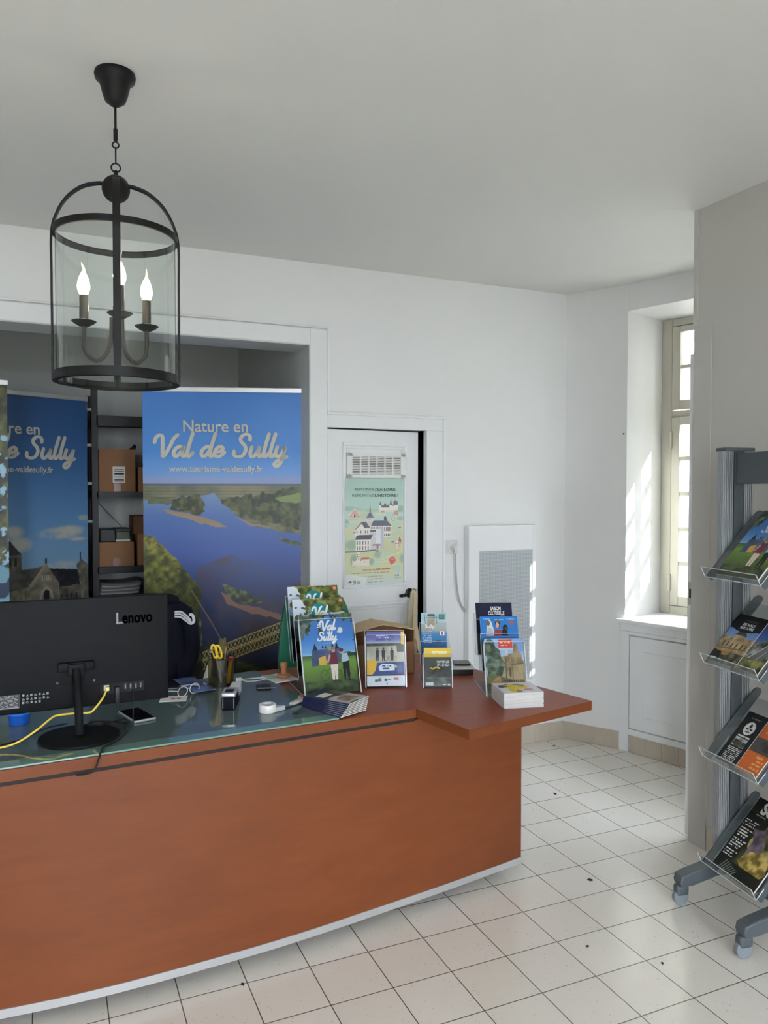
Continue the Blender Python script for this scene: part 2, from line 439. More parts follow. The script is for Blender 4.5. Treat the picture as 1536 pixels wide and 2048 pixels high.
def printed(name, cv, m, parent, y=0.0, bend=None):
    """the canvas as a mesh in local XZ (X 0..w, Z 0..h), facing -Y"""
    nx, ny = cv.nx, cv.ny
    Z = cv.h - cv.Y
    D = np.zeros_like(Z) if bend is None else bend(cv.X, Z)
    co = np.stack([cv.X, D, Z], -1).reshape(-1, 3).astype(np.float32)
    idx = np.arange(nx * ny).reshape(ny, nx)
    q = np.stack([idx[1:, :-1], idx[1:, 1:], idx[:-1, 1:], idx[:-1, :-1]], -1).reshape(-1).astype(np.int32)
    nf = (nx - 1) * (ny - 1)
    me = bpy.data.meshes.new(name)
    me.vertices.add(nx * ny); me.vertices.foreach_set('co', co.reshape(-1))
    me.loops.add(nf * 4); me.loops.foreach_set('vertex_index', q)
    me.polygons.add(nf); me.polygons.foreach_set('loop_start', np.arange(0, nf * 4, 4, dtype=np.int32))
    me.update(calc_edges=True)
    at = me.color_attributes.new('Col', 'FLOAT_COLOR', 'POINT')
    c = np.clip(cv.C, 0, 255) / 255.0
    c = np.where(c <= 0.04045, c / 12.92, ((c + 0.055) / 1.055) ** 2.4)
    rgba = np.concatenate([c, np.ones((ny, nx, 1))], -1).reshape(-1).astype(np.float32)
    at.data.foreach_set('color', rgba)
    me.materials.append(m)
    if bend is not None:
        for p in me.polygons: p.use_smooth = True
    o = bpy.data.objects.new(name, me); COL.objects.link(o)
    o.parent = parent; o.location = (0, y, 0)
    return o
# ================================================================== SETTING
M_wall = mat('wall_paint', (240, 240, 239), 0.55, var=0.02, vscale=2.0, bump=0.05, bscale=25)
M_ceil = mat('ceiling_paint', (232, 231, 227), 0.75, var=0.015, vscale=1.5)
M_trim = mat('trim_gloss_paint', (242, 243, 243), 0.32, var=0.015, vscale=4)
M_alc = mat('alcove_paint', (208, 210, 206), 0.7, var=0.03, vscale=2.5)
M_dark = mat('closet_dark', (22, 22, 22), 0.9, var=0.1, vscale=5)  # near-black, so the unlit closet's darkness is in its wall colour
M_tile = mat('skirting_tile', (196, 184, 167), 0.35, var=0.10, vscale=14)
M_grout = mat('grout', (205, 200, 190), 0.8, var=0.05)
M_sash = mat('sash_paint', (206, 202, 188), 0.4, var=0.03, vscale=6)
M_glass = clear_mat('window_glass', (248, 252, 250), 1.0, 0.01, 0.0)
ZC = 2.685
YB = 3.86
struct(MB().box(-5.2, 4.6, -3.4, 6.0, -0.12, 0.0).build('floor', floor_mat()))
struct(MB().prism([(-5.2, -3.1, 0), (2.7, -3.1, 0), (3.5, 1.5, 0), (4.3, 1.8, 0), (4.19, 2.77, 0), (3.875, 3.785, 0), (3.84, 4.4, 0), (2.4, 5.62, 0), (-5.2, 5.62, 0)], ZC, ZC + .15).build('ceiling', M_ceil))
# back wall with the alcove opening and the small door opening
b = MB()
b.box(-5.2, -1.15, YB, YB + .2, 0, ZC); b.box(-1.15, 1.268, YB, YB + .2, 2.262, ZC); b.box(1.268, 1.366, YB, YB + .2, 0, ZC)
b.box(1.366, 1.945, YB, YB + .2, 1.84, ZC); b.box(1.945, 2.04, YB, YB + .03, 0, ZC); b.box(2.04, 3.3, YB, YB + .2, 0, ZC)
struct(b.build('wall_back', M_wall))
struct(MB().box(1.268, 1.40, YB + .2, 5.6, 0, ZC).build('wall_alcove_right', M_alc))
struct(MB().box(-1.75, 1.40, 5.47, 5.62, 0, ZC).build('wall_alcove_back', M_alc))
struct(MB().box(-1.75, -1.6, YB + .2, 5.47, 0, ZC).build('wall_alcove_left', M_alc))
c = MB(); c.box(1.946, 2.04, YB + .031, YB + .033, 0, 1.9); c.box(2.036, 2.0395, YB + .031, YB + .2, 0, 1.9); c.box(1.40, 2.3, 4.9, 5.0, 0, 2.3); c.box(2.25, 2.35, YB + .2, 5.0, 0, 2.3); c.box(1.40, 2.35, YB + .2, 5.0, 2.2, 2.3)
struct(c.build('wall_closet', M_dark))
# window wall of the bay (a faceted round wall)
dW = Vector((.297, -.955, 0)).normalized(); nW = Vector((.955, .297, 0)).normalized()
E0 = Vector((3.073, 3.535, 0)); WW = 1.06; TH = 0.84
E1 = E0 + dW * WW; P0 = Vector((2.885, 3.86, 0))
WZ0, WZ1 = 0.745, 2.535
a = MB(); a.prism([P0, E0, E0 + nW * TH, (3.9, 4.4, 0), (2.885, 4.4, 0)], 0, ZC)
a.prism([E0, E1, E1 + nW * TH, E0 + nW * TH], 0, WZ0)
a.prism([E0, E1, E1 + nW * TH, E0 + nW * TH], WZ1, ZC)
E2 = Vector((3.47, 1.8, 0)); dC = (E2 - E1).normalized(); nC = Vector((-dC.y, dC.x, 0)); LC = (E2 - E1).length
C0, C1 = E1 + dC * .10, E1 + dC * (LC - .06); TC = .45
a.prism([E1, C0, C0 + nC * TC, E1 + nW * TH], 0, ZC); a.prism([C1, E2, E2 + nC * .8, C1 + nC * TC], 0, ZC)
a.prism([C0, C1, C1 + nC * TC, C0 + nC * TC], 0, .55); a.prism([C0, C1, C1 + nC * TC, C0 + nC * TC], 2.56, ZC)
struct(a.build('wall_window', M_wall))
struct(MB().prism([(2.6, 1.5), (3.5, 1.8), (3.5, 1.6), (2.6, 1.3)], 0, ZC).build('wall_bay_end', M_wall))
# partition on the right, rear wall with two tall windows, left wall
XR = 2.525
M_part = mat('partition_paint_shaded', (192, 189, 183), 0.6, var=.02, vscale=2.0, bump=.05, bscale=25)  # wall paint darkened, so the partition's shade is in its colour
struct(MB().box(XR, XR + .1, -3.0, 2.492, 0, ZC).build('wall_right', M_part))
struct(MB().box(-5.2, -5.0, -3.0, YB, 0, ZC).build('wall_left', M_wall))
RW = [(-1.7, 1.0), (0.7, 1.05)]; RZ0, RZ1 = 0.06, 2.5; YR = -2.8
r = MB(); xs = [-5.2]
for cx_, w_ in RW: xs += [cx_ - w_ / 2, cx_ + w_ / 2]
xs.append(2.7)
for k in range(0, len(xs), 2): r.box(xs[k], xs[k + 1], YR - .3, YR, 0, ZC)
for cx_, w_ in RW:
    r.box(cx_ - w_ / 2, cx_ + w_ / 2, YR - .3, YR, 0, RZ0); r.box(cx_ - w_ / 2, cx_ + w_ / 2, YR - .3, YR, RZ1, ZC)
struct(r.build('wall_rear', M_wall))
struct(MB().box(-60, 60, -60, 60, -0.5, -0.35).build('ground', mat('gravel_ground', (92, 92, 86), 0.9, var=0.2, vscale=3)))

# ---- window 1 in the bay (local X along the wall, local Y outwards)
def wframe():
    M = Matrix.Identity(4); M.col[0][:3] = dW; M.col[1][:3] = nW; M.col[2][:3] = (0, 0, 1); M.col[3][:3] = E0
    return M
MW = wframe()
win = thing('window_1', None, None, M=MW); struct(win)
f = MB(); FY0, FY1 = .38, .45
f.box(0, .066, FY0, FY1, .765, WZ1); f.box(WW - .066, WW, FY0, FY1, .765, WZ1); f.box(.066, WW - .066, FY0, FY1, .765, .815); f.box(.066, WW - .066, FY0, FY1, 2.487, WZ1)
f.box(.066, WW - .066, FY0, FY1, 1.947, 1.986)
f.build('frame', M_sash, win, bevel=.004)
MID = WW / 2
def sash(name, x0, x1, z0, z1, zs, st=.052):
    s = MB(); y0, y1 = FY0 - .008, FY0 + .035
    s.box(x0, x0 + st, y0, y1, z0, z1); s.box(x1 - st, x1, y0, y1, z0, z1)
    s.box(x0 + st, x1 - st, y0, y1, z0, zs[-1][1]); s.box(x0 + st, x1 - st, y0, y1, zs[0][0], z1)
    for (t0, b0), (t1, b1) in zip(zs[:-1], zs[1:]): s.box(x0 + st, x1 - st, y0 + .004, y1 - .004, t1, b0)
    xm = (x0 + x1) / 2
    s.box(xm - .025, xm + .025, y0 + .005, y1 - .005, zs[-1][1], zs[0][0])
    so = s.build(name, M_sash, win, bevel=.003)
    MB().box(x0 + st - .005, x1 - st + .005, y0 + .018, y0 + .022, zs[-1][1] - .005, zs[0][0] + .005).build('glass', M_glass, so)
    return so
up = [(2.448, 2.253), (2.232, 2.046)]; lo = [(1.898, 1.712), (1.686, 1.503), (1.476, 1.292), (1.265, 1.086), (1.059, .877)]
for x0, x1 in ((.07, MID - .004), (MID + .004, WW - .07)):
    sash('transom_sash', x0, x1, 1.99, 2.484, up); sash('casement_sash', x0, x1, .818, 1.944, lo)
for z in (1.81, .955):
    MB().cyl((.068, FY0 - .014, z - .05), (.068, FY0 - .014, z + .05), .009).build('hinge', M_sash, win, smooth=True)
MB().rbox(-.035, WW + .03, -.035, FY0 - .002, WZ0, WZ0 + .022, .006).build('sill', M_trim, win)
ap = MB(); ap.box(-.028, WW + .02, -.014, 0, .70, WZ0); ap.build('apron', M_trim, win, bevel=.003)
# cupboard panel under the window
t1 = thing('trim_1', None, None, M=MW); struct(t1)
p = MB(); p.box(-.02, .036, -.016, 0, 0, .70); p.box(.036, WW + .02, -.016, 0, .68, .70); p.box(.036, WW + .02, -.016, 0, .10, .135)
p.build('panel_frame', M_trim, t1, bevel=.002)
p = MB(); p.box(.040, WW - .01, -.014, 0, .140, .674)
p.box(.125, WW - .1, -.018, -.012, .22, .595)
q = p.build('cupboard_panel', M_trim, t1, bevel=.003)
# skirting tiles
def skirting(name, A, B, h=.1, tw=.1, th=.009, z0=0.0):
    A, B = Vector(A), Vector(B); L = (B - A).length; d = (B - A).normalized(); n = Vector((-d.y, d.x, 0))
    M = Matrix.Identity(4); M.col[0][:3] = d; M.col[1][:3] = n; M.col[3][:3] = A
    root = thing(name, None, None, M=M); struct(root)
    m = MB(); x = 0
    while x < L - .004:
        m.rbox(x + .0012, min(x + tw, L) - .0012, -th, -.001, z0 + .001, z0 + h, .0018, 1); x += tw
    m.build('tiles', M_tile, root)
    MB().box(0, L, -th + .0025, 0, z0, z0 + h - .001).build('grout_bed', M_grout, root)
skirting('baseboard_back', (2.07, YB, 0), (2.885, YB, 0), .105)
skirting('baseboard_window', P0, E0 - dW * .03, .105)
skirting('baseboard_window_panel', E0 + dW * .045 - nW * .004, E0 + dW * (WW + .1) - nW * .004, .10)
skirting('baseboard_right', (XR, 2.39, 0), (XR, -2.8, 0), .105, .2)
# ---- trims around alcove and door on the back wall
t = MB()
t.box(1.268, 1.362, YB - .012, YB + .0, 0, 2.345); t.box(-1.15, 1.268, YB - .012, YB, 2.262, 2.345); t.box(-1.25, -1.15, YB - .012, YB, 0, 2.345)
struct(t.build('trim_2', M_trim, bevel=.003))
t = MB(); t.box(1.362, 2.05, YB - .012, YB, 1.838, 1.908); t.box(1.945, 2.05, YB - .012, YB, 0, 1.838)
struct(t.build('trim_3', M_trim, bevel=.003))
t = MB()
t.tube([(1.367, YB - .010, 2.36), (1.367, YB - .010, 1.912)], 0, flat=(.008, .012), up=(0, 1, 0)); t.box(1.360, 2.062, YB - .024, YB, 1.904, 1.918)
t.box(2.044, 2.060, YB - .024, YB, 0, 1.904); t.box(-1.26, 1.36, YB - .016, YB, 2.350, 2.358)
struct(t.build('trim_4', M_trim, bevel=.003))
# lining of the alcove opening
t = MB(); t.box(1.262, 1.268, YB - .012, YB + .21, 0, 2.262); t.box(-1.15, 1.262, YB - .012, YB + .21, 2.256, 2.262)
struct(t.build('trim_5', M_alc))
# ---- trims at the end of the partition
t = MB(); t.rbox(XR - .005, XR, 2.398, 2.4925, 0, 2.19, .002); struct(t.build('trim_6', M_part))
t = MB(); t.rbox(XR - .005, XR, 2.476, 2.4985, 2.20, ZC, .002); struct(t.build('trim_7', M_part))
t = thing('trim_8', None, None, (0, 0, 0)); struct(t)
MB().rbox(XR + .018, XR + .075, 2.492, 2.535, .012, 2.093, .003).build('door_stop', M_trim, t)
k = MB(); k.box(XR + .0165, XR + .03, 2.496, 2.531, 1.015, 1.115); k.build('strike_plate', mat('plate_paint', (190, 188, 182), .4), t, bevel=.001)
MB().box(XR + .0155, XR + .03, 2.503, 2.522, 1.045, 1.085).build('strike_hole', mat('hole_black', (12, 12, 12), .9), t)
for z in (2.66, 2.612):
    pass

# ---- door ajar
DH = Vector((1.371, YB + .012, 0)); DA = 9.0
door = thing('door_1', None, None, M=Matrix.Translation(DH) @ Matrix.Rotation(rad(3.5), 4, 'Z')); struct(door)
DWD = .549
MB().rbox(0, DWD, 0, .038, .012, 1.832, .003).build('door_leaf', M_trim, door)
pm = MB()
for z0, z1 in ((1.0 - .02, 1.765), (.14, .895)):
    x0, x1 = .085, DWD - .075
    for aa, w_, pr_ in ((0, .018, .010), (.024, .010, .006)):
        X0, X1, Z0, Z1 = x0 + aa, x1 - aa, z0 + aa, z1 - aa
        pm.box(X0, X1, -pr_, 0, Z1 - w_, Z1); pm.box(X0, X1, -pr_, 0, Z0, Z0 + w_); pm.box(X0, X0 + w_, -pr_, 0, Z0 + w_, Z1 - w_); pm.box(X1 - w_, X1, -pr_, 0, Z0 + w_, Z1 - w_)
pm.build('panel_moulding', M_trim, door, bevel=.003)
vg = MB(); vx0, vx1, vz0, vz1 = .108, .462, 1.575, 1.708
vg.box(vx0, vx1, -.014, 0, vz1 - .018, vz1); vg.box(vx0, vx1, -.014, 0, vz0, vz0 + .018); vg.box(vx0, vx0 + .03, -.014, 0, vz0, vz1); vg.box(vx1 - .03, vx1, -.014, 0, vz0, vz1)
n_s = 11
for i in range(n_s):
    z = vz0 + .022 + i * (vz1 - vz0 - .044) / (n_s - 1)
    vg.box(vx0 + .03, vx1 - .03, -.012, -.001, z - .0022, z + .0022)
for i in range(1, 6):
    x = vx0 + .03 + i * (vx1 - vx0 - .06) / 6; vg.box(x - .003, x + .003, -.0135, 0, vz0, vz1)
vgo = vg.build('vent_grille', mat('vent_white', (240, 240, 235), .4), door)
MB().box(vx0 + .02, vx1 - .02, -.0045, -.0005, vz0 + .01, vz1 - .01).build('vent_backing', mat('vent_shadow', (120, 118, 112), .8), vgo)
M_blackmetal = mat('black_iron', (20, 20, 21), .38, .3, var=.15, vscale=20)
hd = MB(); hx, hz = DWD - .055, .935
hd.lathe([(0, 0), (.026, 0), (.026, .006), (.018, .011), (.01, .014), (.01, .045), (0, .045)], 20, M=Matrix.Translation((hx, 0, hz)) @ Matrix.Rotation(rad(90), 4, 'X'))
hp = [(hx + .004, -.045, hz), (hx - .02, -.047, hz - .001), (hx - .055, -.047, hz - .004), (hx - .085, -.046, hz - .007)]
hd.tube(crom(hp, 5), .008)
for k in range(3):
    x = hx - .035 - k * .018; hd.lathe([(.0095, -.004), (.0105, 0), (.0095, .004)], 14, M=Matrix.Translation((x, -.047, hz - .003 - .0015 * k)) @ Matrix.Rotation(rad(90), 4, 'Y'))
hd.build('door_handle', M_blackmetal, door, smooth=True)
kh = MB(); kh.box(hx - .01, hx + .01, -.004, 0, .80, .90); kh.build('key_plate', M_trim, door, bevel=.001)

# ---- rear windows (behind the camera)
for i, (cx_, w_) in enumerate(RW):
    wn = thing('window_%d' % (i + 2), None, None, (cx_, YR - .18, 0)); struct(wn)
    f = MB(); h2 = w_ / 2
    f.box(-h2, -h2 + .06, -.03, .03, RZ0, RZ1); f.box(h2 - .06, h2, -.03, .03, RZ0, RZ1); f.box(-h2, h2, -.03, .03, RZ0, RZ0 + .07); f.box(-h2, h2, -.03, .03, RZ1 - .06, RZ1)
    f.box(-.06, .06, -.035, .035, RZ0, RZ1); f.box(-h2, h2, -.03, .03, 1.93, 1.98)
    f.build('frame', M_sash, wn)
    MB().box(-h2 + .05, h2 - .05, -.004, .004, RZ0 + .05, RZ1 - .05).build('glass', M_glass, wn)
    portal('portal_rear', (cx_, YR - .32, (RZ0 + RZ1) / 2), (0, 1, 0), w_, RZ1 - RZ0)
pc = E0 + dW * (WW / 2) + nW * (TH + .02); portal('portal_bay', (pc.x, pc.y, (WZ0 + WZ1) / 2), -nW, WW, WZ1 - WZ0)

# house across the yard, facade darkened and widened to cut skylight into the bay
fc = E0 + dW * (WW / 2) + nW * 6.2
fh = thing('house_across', 'darkened house facade across the yard, seen through the panes of the bay window', 'house', M=Matrix.Translation((fc.x, fc.y, -.35)) @ MW.to_3x3().to_4x4())
m = MB(); m.box(-7, 17, 0, 4, 0, 7.2); m.build('facade', mat('house_render', (98, 97, 92), .9, var=.06, vscale=2), fh)
m = MB(); m.prism([(-7.3, -.3, 0), (17.3, -.3, 0), (17.3, 4.3, 0), (-7.3, 4.3, 0)], 7.2, 7.35); m.build('roof', mat('slate_roof', (86, 90, 100), .7, var=.2, vscale=8), fh)
m = MB(); m.box(-1.2, .0, -.03, .05, 1.2, 2.6); m.build('shutter', mat('shutter_grey', (170, 176, 172), .6), fh)

# unseen second window added behind the partition to bring more daylight into the bay
cm = (C0 + C1) / 2; cw = (C1 - C0).length
M4 = Matrix.Identity(4); M4.col[0][:3] = dC; M4.col[1][:3] = nC; M4.col[3][:3] = C0
w4 = thing('window_4', None, None, M=M4); struct(w4)
f = MB(); f.box(0, .05, .25, .31, .55, 2.56); f.box(cw - .05, cw, .25, .31, .55, 2.56); f.box(.05, cw - .05, .25, .31, .55, .61); f.box(.05, cw - .05, .25, .31, 2.5, 2.56); f.box(cw / 2 - .035, cw / 2 + .035, .245, .315, .61, 2.5)
for z in (.98, 1.36, 1.74, 2.12): f.box(.05, cw - .05, .262, .298, z - .014, z + .014)
f.build('frame', M_sash, w4)
MB().box(.045, cw - .045, .276, .28, .6, 2.51).build('glass', M_glass, w4)
pq = cm + nC * (TC + .02); portal('portal_bay_side', (pq.x, pq.y, 1.55), -nC, cw, 2.0)
struct(MB().box(5.0, 5.55, -3.0, 1.9, -.4, 4.2).build('wall_sun_blocker', mat('sun_blocker_render', (214, 210, 200), .9, var=.05, vscale=2)))  # unseen wall added outside to keep direct sun off the side window
# ================================================================== RECEPTION DESK
ZT = 0.735
M_wood = wood_mat('cherry_wood', (108, 57, 30), (129, 71, 38), .44, (1.2, 10, 6), 2.4)
M_woodtop = wood_mat('cherry_wood_top', (132, 64, 44), (156, 80, 57), .38, (1.2, 8, 8), 2.4)
M_alu = mat('brushed_aluminium', (205, 207, 208), .35, .6, var=.04, vscale=30, vstretch=(.2, 6, 6))
M_deskglass = mat('smoked_desk_glass', (92, 108, 108), .06, spec=.4, var=.05, vscale=3)
M_glassedge = mat('green_glass_edge', (112, 150, 138), .06, spec=.8, var=.05, vscale=6, coat=.5)
M_shadowgap = mat('dark_gap', (38, 24, 18), .7, var=.1)  # dark strip whose colour stands in for shade under the worktop
desk = thing('reception_desk', 'curved cherry wood reception counter with smoked glass top in front of the banners', 'desk', (0, 0, 0))
L0 = Vector((-1.1, 2.285, 0)); IN = Vector((1.198, 2.451, 0)); FC = Vector((1.247, 2.161, 0)); RC = Vector((1.833, 2.283, 0)); BR_ = Vector((1.613, 3.27, 0)); GB = Vector((.815, 3.23, 0))
GL = Vector((.428, 3.129, 0)); BL_ = Vector((-1.1, 2.74, 0))
w = MB(); w.prism([L0, IN, FC, RC, BR_, GB, GL, BL_], ZT - .033, ZT)
w.build('worktop', M_woodtop, desk, bevel=.0015)
# front edge band in the lighter wood of the front
eb = MB(); fd = (IN - L0).normalized(); fn = Vector((fd.y, -fd.x, 0))
def strip(mb, A, B, z0, z1, t=.0012):
    d = (B - A).normalized(); n = Vector((d.y, -d.x, 0))
    mb.prism([A + n * t, B + n * t, B - n * .001, A - n * .001], z0, z1)
strip(eb, L0, IN, ZT - .033, ZT); strip(eb, IN, FC, ZT - .033, ZT); strip(eb, FC, RC, ZT - .033, ZT); strip(eb, RC, BR_, ZT - .033, ZT)
eb.build('edge_band', M_wood, desk)
g = MB(); off = fn * -.004
gr_, gbk = Vector((.903, 2.43, 0)), Vector((.815, 3.226, 0))
gband = .055
g.prism([L0 + off - fn * gband, Vector((gr_.x, gr_.y, 0)) + off - fn * gband, gbk, GL - Vector((0, .003, 0)), BL_ - Vector((0, .003, 0))], ZT + .0003, ZT + .006)
g.build('glass_plate', M_deskglass, desk, bevel=.001)
g = MB(); g.prism([L0 + off, gr_ + off, gr_ + off - fn * gband, L0 + off - fn * gband], ZT + .0003, ZT + .006); g.build('glass_front_border', M_glassedge, desk, bevel=.001)
ZG = ZT + .006
# front panel: straight at the top, bowed at the foot
top_pts = [(x, 2.285 + .0722 * (x + 1.1) + .006) for x in (-1.1, -.5, -.12, .14, .436, .777, 1.087, 1.40, 1.668)]
bot_pts = [(-1.1, 2.55), (-.5, 2.405), (-.1275, 2.363), (.133, 2.350), (.421, 2.361), (.749, 2.389), (1.135, 2.446), (1.40, 2.490), (1.706, 2.546)]
def along(pts, s):
    P = crom([(a, b, 0) for a, b in pts], 12); n = len(P) - 1; i = min(int(s * n), n - 1); f = s * n - i
    return P[i] * (1 - f) + P[i + 1] * f
ZP0, ZP1 = .065, ZT - .042
fp = MB()
def fpf(u, v, o=0.0):
    a = along(bot_pts, u); b_ = along(top_pts, u); p = a * (1 - v) + b_ * v
    return Vector((p.x, p.y + o, ZP0 + (ZP1 - ZP0) * v))
fp.grid(lambda u, v: fpf(u, v), 72, 10); fp.grid(lambda u, v: fpf(u, v, .022), 72, 10)
bm = fp.bm; bm.verts.ensure_lookup_table(); nV = 720
def vid(layer, i, j): return bm.verts[layer * nV + j * 72 + i]
for i in range(71):
    bm.faces.new((vid(0, i, 0), vid(1, i, 0), vid(1, i + 1, 0), vid(0, i + 1, 0))); bm.faces.new((vid(0, i, 9), vid(0, i + 1, 9), vid(1, i + 1, 9), vid(1, i, 9)))
for j in range(9):
    bm.faces.new((vid(0, 71, j), vid(1, 71, j), vid(1, 71, j + 1), vid(0, 71, j + 1))); bm.faces.new((vid(0, 0, j), vid(0, 0, j + 1), vid(1, 0, j + 1), vid(1, 0, j)))
fp.build('front_panel', M_wood, desk, smooth=True)
st = MB()
st.tube([along(bot_pts, i / 60) + Vector((0, .006, .0525)) for i in range(61)], 0, flat=(.0095, .0125), up=(0, 0, 1))
st.build('aluminium_foot_strip', M_alu, desk)
sg = MB(); gq = Vector((-fn.x, -fn.y, 0))
sg.prism([L0 + gq * .004, IN + gq * .004, IN + gq * .03, L0 + gq * .03], ZP1 - .004, ZT - .0332)
sg.build('shadow_gap', M_shadowgap, desk)
sp = MB(); a0 = Vector((1.672, 2.580, 0)); bk = Vector((-.205, .979, 0)).normalized()
t0 = Vector((1.72, 2.63, 0)); 
sp.prism([a0, a0 + bk * .62, a0 + bk * .62 - Vector((.024, .005, 0)), a0 - Vector((.024, .005, 0))], .04, ZT - .034)
sp.build('side_panel', M_wood, desk)
for nm, x, y in (('a', 1.5, 2.66), ('b', .2, 2.5), ('c', -.8, 2.62)):
    MB().lathe([(.02, 0), (.02, .045)], 16, c=(x, y, 0)).build('foot', M_alu, desk)
bp = MB(); bp.box(-1.0, 1.5, 2.62, 2.64, .04, .5); bp.build('modesty_panel', M_wood, desk)
# ================================================================== PENDANT LANTERN
LX, LY = .195, 2.345
lan = thing('pendant_lantern', 'black iron lantern with clear glass cylinder hanging from the ceiling above the desk', 'lamp', (LX, LY, 0), rad(-4.6))
M_iron = mat('lantern_iron', (13, 13, 13), .5, spec=.3, var=.2, vscale=25)
M_lglass = clear_mat('lantern_glass', (249, 251, 250), 1.0, .01, .012)
M_sleeve = mat('candle_sleeve', (66, 60, 54), .45, var=.1, vscale=40)
M_white = mat('white_plastic', (225, 224, 220), .35, var=.03)
cn = MB().lathe([(0, ZC), (.054, ZC), (.0565, ZC - .008), (.054, ZC - .018), (.044, ZC - .026), (.041, ZC - .034), (.034, ZC - .062), (.027, ZC - .080), (.014, ZC - .090), (.005, ZC - .094), (0, ZC - .094)], 40)
cn.build('canopy', M_iron, lan, smooth=True)
MB().cyl((0, 0, ZC - .09), (0, 0, 2.525), .0035).build('cord', M_iron, lan, smooth=True)
MB().lathe([(0, 2.53), (.006, 2.53), (.006, 2.500), (.0045, 2.494), (0, 2.494)], 14).build('cord_grip', M_iron, lan, smooth=True)
def ring_pts(r, z, n=20, plane='xz', rx=1.0, rz=1.0, rot=0.0):
    out = []
    for i in range(n):
        a = 2 * PI * i / n; x, zz = r * rx * math.cos(a), r * rz * math.sin(a)
        out.append((x, 0, z + zz) if plane == 'xz' else (0, x, z + zz))
    return out
MB().tube(ring_pts(.0085, 2.485), .0022, 8, True).build('hook_ring', M_iron, lan, smooth=True)
MB().tube(ring_pts(.005, 2.456, rz=4.4, plane='yz'), .0022, 8, True).build('chain_link', M_iron, lan, smooth=True)
MB().tube(ring_pts(.0125, 2.421), .0022, 8, True).build('top_loop', M_iron, lan, smooth=True)
bl = MB(); bl.lathe([(0, 2.413), (.006, 2.412), (.006, 2.398), (.018, 2.395)] + [(.0385 * math.cos(a), 2.361 + .0385 * math.sin(a)) for a in [rad(62 - k * 10.5) for k in range(15)]] + [(0, 2.3225)], 28)
bl.build('ball_finial', M_iron, lan, smooth=True)
RL, ZB0, ZB1 = .171, 1.815, 2.226
def bar(k):
    a = rad(-90 + 90 * k); ca, sa = math.cos(a), math.sin(a)
    path = [(.022 * ca, .022 * sa, 2.372), (.05 * ca, .05 * sa, 2.371), (.09 * ca, .09 * sa, 2.357), (.13 * ca, .13 * sa, 2.322), (.158 * ca, .158 * sa, 2.272), (RL * ca, RL * sa, 2.215), (RL * ca, RL * sa, 2.1), (RL * ca, RL * sa, 1.95), (RL * ca, RL * sa, ZB0)]
    m = MB(); P = crom(path, 7)
    tang = Vector((-sa, ca, 0)); rings = []
    for i, p in enumerate(P):
        t = (P[min(i + 1, len(P) - 1)] - P[max(i - 1, 0)]).normalized(); o = t.cross(tang).normalized()
        rings.append([m.bm.verts.new(p + tang * a_ * .0098 + o * b_ * .0028) for a_, b_ in ((1, 1), (-1, 1), (-1, -1), (1, -1))])
    for r0, r1 in zip(rings[:-1], rings[1:]):
        for q in range(4): m.bm.faces.new((r0[q], r0[(q + 1) % 4], r1[(q + 1) % 4], r1[q]))
    m.bm.faces.new(rings[0][::-1]); m.bm.faces.new(rings[-1])
    m.build('frame_bar', M_iron, lan)
for k in range(4): bar(k)
def hoop(name, z, h, r0, r1):
    MB().lathe([(r0, z - h / 2), (r1, z - h / 2), (r1, z + h / 2), (r0, z + h / 2), (r0, z - h / 2)], 64, cap=False).build(name, M_iron, lan, smooth=True)
hoop('top_hoop', ZB1, .018, .163, .1685); hoop('bottom_hoop', ZB0 + .012, .020, .163, .1685)
hoop('bottom_rim', ZB0 - .001, .006, .157, .172)
MB().lathe([(.1610, ZB0 + .004), (.1625, ZB0 + .004), (.1625, ZB1 + .004), (.1610, ZB1 + .004), (.1610, ZB0 + .004)], 72, cap=False).build('glass_cylinder', M_lglass, lan, smooth=True)
MB().cyl((0, 0, 1.91), (0, 0, 2.03), .011).build('centre_stem', M_iron, lan, smooth=True)
MB().cyl((0, 0, 2.03), (0, 0, 2.33), .004).build('centre_rod', M_iron, lan, smooth=True)
M_bulb = bpy.data.materials.new('lit_flame_bulb'); M_bulb.use_nodes = True
_n = M_bulb.node_tree.nodes['Principled BSDF']; _n.inputs['Base Color'].default_value = (1, .96, .9, 1); _n.inputs['Emission Color'].default_value = (1.0, .86, .64, 1); _n.inputs['Emission Strength'].default_value = 26.0; _n.inputs['Roughness'].default_value = .1
M_bulbtip = mat('bulb_tip_glow', (250, 240, 215), .2, emit=(255, 236, 190), estr=.75)
